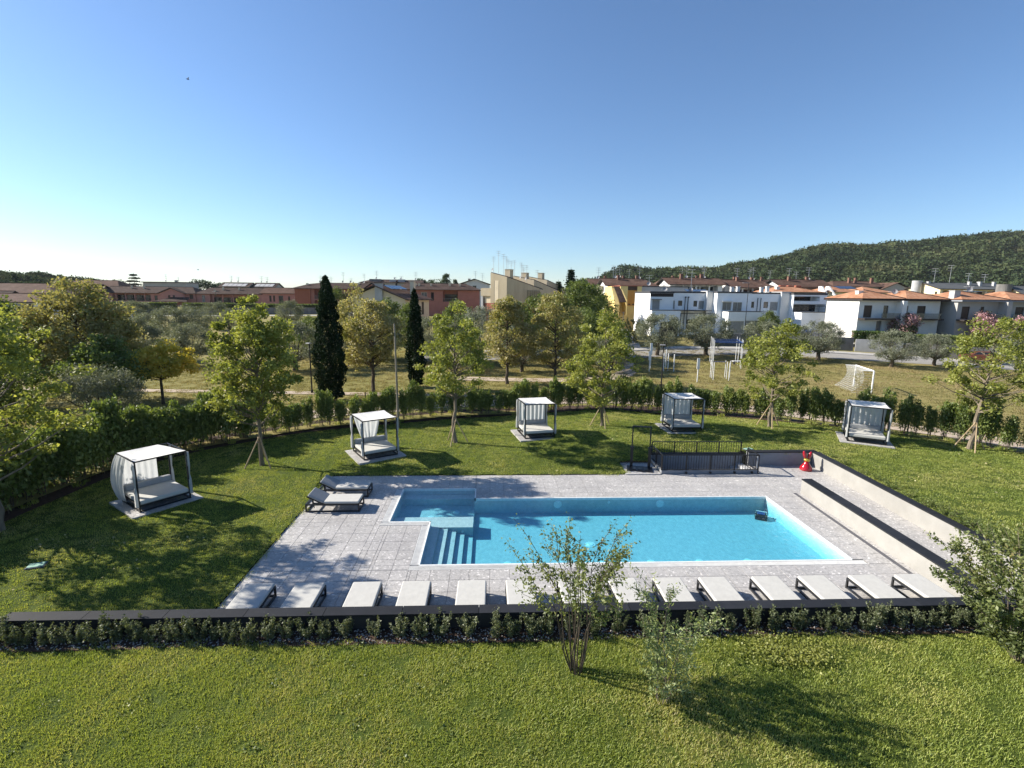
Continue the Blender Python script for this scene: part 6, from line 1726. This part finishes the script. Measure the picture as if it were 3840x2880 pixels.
chimney(b, 1.4, 2.2, e+.8, .55, .7, 'white'); antenna(b, 8.0, 3.6, e+.9, .5, True, 1.5); chimney(b, 9.9, 4, e+1.1, .5, .5, 'pipe')
b, e = villa('grey rendered house with orange roof at the right edge', 67.3, 70.2, 2.9, 13.6, 'greyhouse', [(.7, 1.9, 'S'), (3.5, 4.05, 'S'), (6.3, 6.85, 'S'), (8.8, 10.1, 'S')], 2, d=8)
chimney(b, -1.0+1.4, 1.2, e+.9, .6, .9, 'concl'); antenna(b, 6.2, 5, e+1.4, .9, True, 1.3)
for i in range(3): MB().hexa([(5.0+i*1.5, 5.4, e+1.45), (6.4+i*1.5, 5.4, e+1.45), (6.4+i*1.5, 7.4, e+1.6), (5.0+i*1.5, 7.4, e+1.6), (5.0+i*1.5, 5.4, e+1.52), (6.4+i*1.5, 5.4, e+1.52), (6.4+i*1.5, 7.4, e+1.67), (5.0+i*1.5, 7.4, e+1.67)]).ob('solar_panel', M['solar'], b)

b = B('long pale yellow house with a dark grey roof and round tower', 102.6, 112, 2.0)
block(b, 0, 0, 17, 9.3, 8.8, 'paleyellow', front=[(.6, 16.5, 6.4, 8.5, 'l')], left=[(8.0, 8.6, 7.5, 8.2, 'w')], roof=('gx', 1.5, 'roofgrey', .5))
columns(b, [3.2, 5.8, 8.4, 11.0, 13.6], 0, 6.4, 8.5, 'cream', .5); MB().tube([(-.85, 5.6, -1), (-.85, 5.6, 10.75)], 1.02, 28).ob('round_tower', M['concl'], b)
for x, y_ in ((-.2+.9, 4.2), (9.6, 3.0), (11.4, 2.2), (13.3, 4.4), (15.0, 2.4)): chimney(b, x, y_, 9.7, .8, .55, 'concl')
for x, h in ((2.4, 3.4), (6.2, 4.2), (10.8, 2.4), (14.8, 2.2)): antenna(b, x, 4.65, 10.2, h, False, 1.3)
b = B('pale yellow gabled house with a wide round tower at the right edge', 97.2, 88, 2.0)
block(b, 0, 0, 14, 8, 7.2, 'paleyellow', roof=('gx', 1.9, 'roofgrey', .4)); MB().tube([(-.9, 3.6, -1), (-.9, 3.6, 9.3)], 1.15, 28).ob('round_tower', M['conc'], b)
b = B('low house with orange tiled roof between the white terrace and row houses', 59.4, 105, 2.0)
block(b, .4, 0, 10.6, 9, 7.6, 'white', roof=('gx', 1.15, 'rooforange', .5, 3.5, 4.5)); chimney(b, 2.2, 2, 8.0, .6, .7, 'white')
for x in (4.4, 6.2, 8.0): MB().rbox(x, x+1.3, 4.8, 5.6, 8.6, 9.1, .1).ob('water_tank', M['brick'], b)
for x in (11.4, 13.0): MB().hexa([(x, -1.0, 7.0), (x+.35, -1.0, 7.0), (x+.35, 2.2, 7.0), (x, 2.2, 7.0), (x, 1.2, 8.9), (x+.35, 1.2, 8.9), (x+.35, 2.2, 8.9), (x, 2.2, 8.9)]).ob('gable_fin', M['white'], b)
b = B('long house with orange tiled roofs behind the white villa', 72.2, 105.5, 2.0)
block(b, 0, 0, 14.5, 9, 7.7, 'paleyellow'); 
for i in range(2):
    x0 = -.4+7.5*i; slab_roof(b, [[(x0, -.6, 7.75), (x0+7.4, -.6, 7.75), (x0+3.4, 4.5, 9.0)], [(x0+7.4, -.6, 7.75), (x0+7.4, 9.5, 7.75), (x0+3.4, 4.5, 9.0)], [(x0, 9.5, 7.75), (x0, -.6, 7.75), (x0+3.4, 4.5, 9.0)], [(x0+7.4, 9.5, 7.75), (x0, 9.5, 7.75), (x0+3.4, 4.501, 9.0)]], M['rooforange'], .1)
for i in range(3): MB().hexa([(3.8+i*1.3, 2.2, 8.4), (5.0+i*1.3, 2.2, 8.4), (5.0+i*1.3, 4.2, 8.95), (3.8+i*1.3, 4.2, 8.95), (3.8+i*1.3, 2.2, 8.5), (5.0+i*1.3, 2.2, 8.5), (5.0+i*1.3, 4.2, 9.05), (3.8+i*1.3, 4.2, 9.05)]).ob('solar_panel', M['solar'], b)
b = B('brown-roofed house with a pale gable under the wooded hill', 93.5, 135, 2.0)
block(b, 0, 0, 14, 10, 9.6, 'greyhouse', roof=('gx', 1.6, 'roofwarm', .6, 3.4, 0)); block(b, 13.0, -1.2, 7.6, 11, 9.1, 'greyhouse', front=[(3.0, 5.0, 7.4, 8.4, 'w')], roof=('gy', 1.75, 'roofwarm', .5))
for x in (6.2, 8.0, 12.6): chimney(b, x, 3, 10.8, 1.2, .6, 'chimneybrick')
b = B('brown-roofed house with chimneys left of the big dark hill tree', 80.5, 133, 2.0)
block(b, 0, 0, 11, 10, 9.2, 'white', roof=('gx', 1.7, 'roofwarm', .6, 0, 3))
antenna(b, 4, 5, 10.9, 2.6, False, 1.3)

# far left roofs and the skyline houses
b = B('white house with a glazed two-storey veranda at the far left', -104, 100, 2.0)
block(b, 0, 0, 18.2, 9, 4.05, 'whiteblue', front=[(14.4, 17.6, 2.0, 3.9, 'l'), (14.4, 17.6, -.4, 1.6, 'l')], roof=('gx', 1.55, 'roofwarm', .7))
columns(b, [14.3, 16.0, 17.7], 0, -1.5, 3.9, 'whiteblue', .25); MB().box(14.2, 17.9, -.3, -.04, 1.65, 1.85).ob('balcony_slab', M['white'], b)
b = B('broad brown-roofed house behind the glazed veranda house', -122, 125, 2.0)
block(b, 0, 0, 18.5, 11, 5.4, 'cream', roof=('gx', 2.5, 'roofwarm', 1.0, 0, 6)); block(b, 4, -3, 7, 3.2, 5.0, 'greyhouse', roof=('gx', 1.0, 'roofbrown', .6))
b = B('long brown roof behind the rusty brown tree', -164, 200, 3.2)
block(b, 0, 0, 23, 12, 6.2, 'cream', roof=('gx', 2.9, 'roofwarm', 1.0, 5, 5)); 
b = B('brown-roofed red house half hidden by the rusty brown tree', -158, 186, 3.0); block(b, 0, 0, 17.5, 10, 5.6, 'pink', front=[(12, 15, 2.5, 4.8, 'l')], roof=('gx', 2.0, 'roofbrown', .8))
b = B('dark flat-roofed house behind the pink gabled house', -158, 240, 4.0); block(b, 0, 0, 19, 10, 8.2, 'greyhouse', roof=('flat', .4, 'roofdark', .5)); antenna(b, 8, 4, 8.6, 3.4, True, 1.8); antenna(b, 13.5, 4, 8.6, 2.4, True, 1.8); chimney(b, 13, 3, 8.6, .8, .9)
b = B('pale gabled house with solar panels behind the loggia house, left of two', -123, 238, 4.0)
def solar_house(b, w):
    block(b, 0, 0, w, 10, 6.6, 'greyhouse', roof=('gx', 2.1, 'roofbrown', .6))
    for i in range(int(w/2.2)): MB().hexa([(1+i*2.1, .2, 6.95), (2.9+i*2.1, .2, 6.95), (2.9+i*2.1, 3.2, 8.15), (1+i*2.1, 3.2, 8.15), (1+i*2.1, .2, 7.05), (2.9+i*2.1, .2, 7.05), (2.9+i*2.1, 3.2, 8.25), (1+i*2.1, 3.2, 8.25)]).ob('solar_panel', M['concl'], b)
    antenna(b, w*.25, 5, 8.7, 3.0, True, 1.8); antenna(b, w*.5, 5, 8.7, 2.6, True, 1.8)
solar_house(b, 12.5)
b = B('pale gabled house with solar panels behind the loggia house, right of two', -109.5, 240, 4.0); solar_house(b, 10)
b = B('brown stepped roofs behind the brick house', -52.6, 210, 4.0); block(b, 0, 0, 14, 10, 8.8, 'greyhouse', roof=('gx', 1.3, 'roofbrown', .6, 4, 0)); block(b, 3.4, 1, 4.5, 3, 10.2, 'conc'); block(b, 11.5, 1, 2.4, 3, 10.0, 'concl'); antenna(b, 5.6, 5, 10.2, 3.4, True, 1.6); antenna(b, 13.2, 5, 10.2, 1, True, 1.6)
b = B('brown roof with a dark lantern behind the brick house, right of two', -38, 211, 4.0); block(b, 0, 0, 9.8, 10, 8.8, 'greyhouse', roof=('gx', 1.2, 'roofbrown', .6)); block(b, .2, 1, 2.6, 3, 10.2, 'concl'); antenna(b, 1.0, 5, 10.2, 1.4, True, 1.6); antenna(b, 7.0, 5, 10, 3.4, True, 1.6)
b = B('white gabled house behind the wide red house', -12.6, 210, 4.0); block(b, 0, 0, 12.5, 11, 8.4, 'white', front=[(5.5, 7, 7.0, 8.0, 'w')], roof=('gy', 2.4, 'roofbrown', 1.0)); antenna(b, 6.5, 5, 10.8, 3.2, False, 1.6); antenna(b, 9.5, 5, 10.2, 3.0, False, 1.6); chimney(b, 4.0, 3, 9.8, 1.0, 1.0)
b = B('low brown roof beside the olive left of the brick house', -71, 215, 3.6); block(b, 0, 0, 7, 8, 6.8, 'cream', roof=('gx', 1.6, 'roofbrown', .6)); antenna(b, 4, 4, 8.3, 3.2, True, 1.6)
b = B('brown-roofed house at the right behind the yellow block', 26.5, 132, 2.0); block(b, 0, 0, 9, 9, 9.2, 'white', roof=('gx', 1.7, 'roofwarm', .6)); antenna(b, 2.5, 4, 10.8, 3.0, True, 1.3); antenna(b, 6.5, 4, 10.8, 3.6, False, 1.3)

# ------------------------------------------------------------------ hills
RIDGE = [(0.17, .004), (0.2, .018), (0.229, .0395), (0.251, .0505), (0.265, .0555), (0.285, .0545), (0.311, .0485), (0.349, .0465), (0.381, .0515), (0.404, .0555), (0.432, .0515), (0.46, .0565), (0.497, .0640), (0.534, .0690), (0.551, .0705), (0.588, .0820), (0.613, .0890), (0.647, .0990), (0.681, .1045), (0.728, .1020), (0.762, .1025), (0.794, .1075), (0.832, .1115), (0.879, .117), (0.927, .1212), (0.974, .1263), (1.022, .1315), (1.071, .137), (1.156, .1456), (1.45, .165)]
def hill(name, ridge, y0, yc, y1, mat, nu, ny, k=1.15, amp=1.0, seed=1, drop=0.):
    us = np.linspace(ridge[0][0], ridge[-1][0], nu); vs = np.interp(us, [r[0] for r in ridge], [r[1] for r in ridge])
    rng = np.random.default_rng(seed); V = []; F = []
    ph = rng.uniform(0, 6.28, 8)
    for i, (u_, v_) in enumerate(zip(us, vs)):
        zc = 8.3+(v_-drop*(1 if v_ > .01 else 0))*yc
        for j in range(ny):
            Y = y0+(y1-y0)*j/(ny-1)
            t = (Y-y0)/(yc-y0)
            z = 1.5+(zc-1.5)*(t**k if t <= 1 else max(0, 1-.35*(t-1)))
            edge = min(1, t*2)*(1 if t < .8 else max(0, (1-t)/.2))
            z += edge*amp*(7.5*math.sin(u_*31+Y*.011+ph[0])+3.0*math.sin(u_*57-Y*.02+ph[1]))*.6
            V.append((u_*Y, Y, z))
    for i in range(nu-1):
        for j in range(ny-1): F.append((i*ny+j, (i+1)*ny+j, (i+1)*ny+j+1, i*ny+j+1))
    return struct(link(name, np_mesh(name, np.array(V), np.array(F), mat)))
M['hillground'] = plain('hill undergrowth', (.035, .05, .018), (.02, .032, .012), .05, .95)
M['farhill'] = plain('haze-tinted far hill', (.10, .14, .14), (.085, .12, .125), .01, .95)  # pale bluish tone: distance haze painted into the hill's own colour
hl = hill('hill', RIDGE, 330, 640, 820, M['hillground'], 120, 40, drop=.0115)
fp = make_tree_meshes('forest', 97, 8.5, .2, 4.4, 4.2, 30, 460, 1.7, M['leaf_hill'], M['bark'], spread=2.3, taper=.2, limbs=False, power=.35, flat=.75, up=.55)[1]
fp.name = 'forest'
scatter('forest', fp, hl, .024, .38, 1.7, 12)
h2 = hill('hill', [(-1.12, .012), (-.97, .0185), (-.917, .0205), (-.868, .0205), (-.844, .0200), (-.82, .0155), (-.79, .012), (-.74, .006), (-.70, .0)], 290, 420, 560, M['hillground'], 50, 16, 1.1, .25, 3)
scatter('forest', fp.copy(), h2, .014, .45, .95, 13)
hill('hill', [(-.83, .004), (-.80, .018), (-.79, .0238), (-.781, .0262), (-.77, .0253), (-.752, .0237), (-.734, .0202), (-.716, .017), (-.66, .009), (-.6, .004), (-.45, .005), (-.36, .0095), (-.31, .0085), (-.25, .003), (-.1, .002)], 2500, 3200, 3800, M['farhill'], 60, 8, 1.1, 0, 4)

# ------------------------------------------------------------------ air
HAZE = True
if HAZE:
    hm = bpy.data.materials.new('pale haze'); hm.use_nodes = True
    _n = hm.node_tree; _n.nodes.clear()
    _o = _n.nodes.new('ShaderNodeOutputMaterial'); _v = _n.nodes.new('ShaderNodeVolumePrincipled')
    _v.inputs['Color'].default_value = (.86, .92, 1.0, 1); _v.inputs['Density'].default_value = .00005; _v.inputs['Anisotropy'].default_value = .05
    _n.links.new(_v.outputs[0], _o.inputs['Volume'])
    hz = MB().box(-6200, 6200, -60, 4000, -3, 130).ob('haze', hm); stuff(hz)
    SC.cycles.volume_bounces = 1
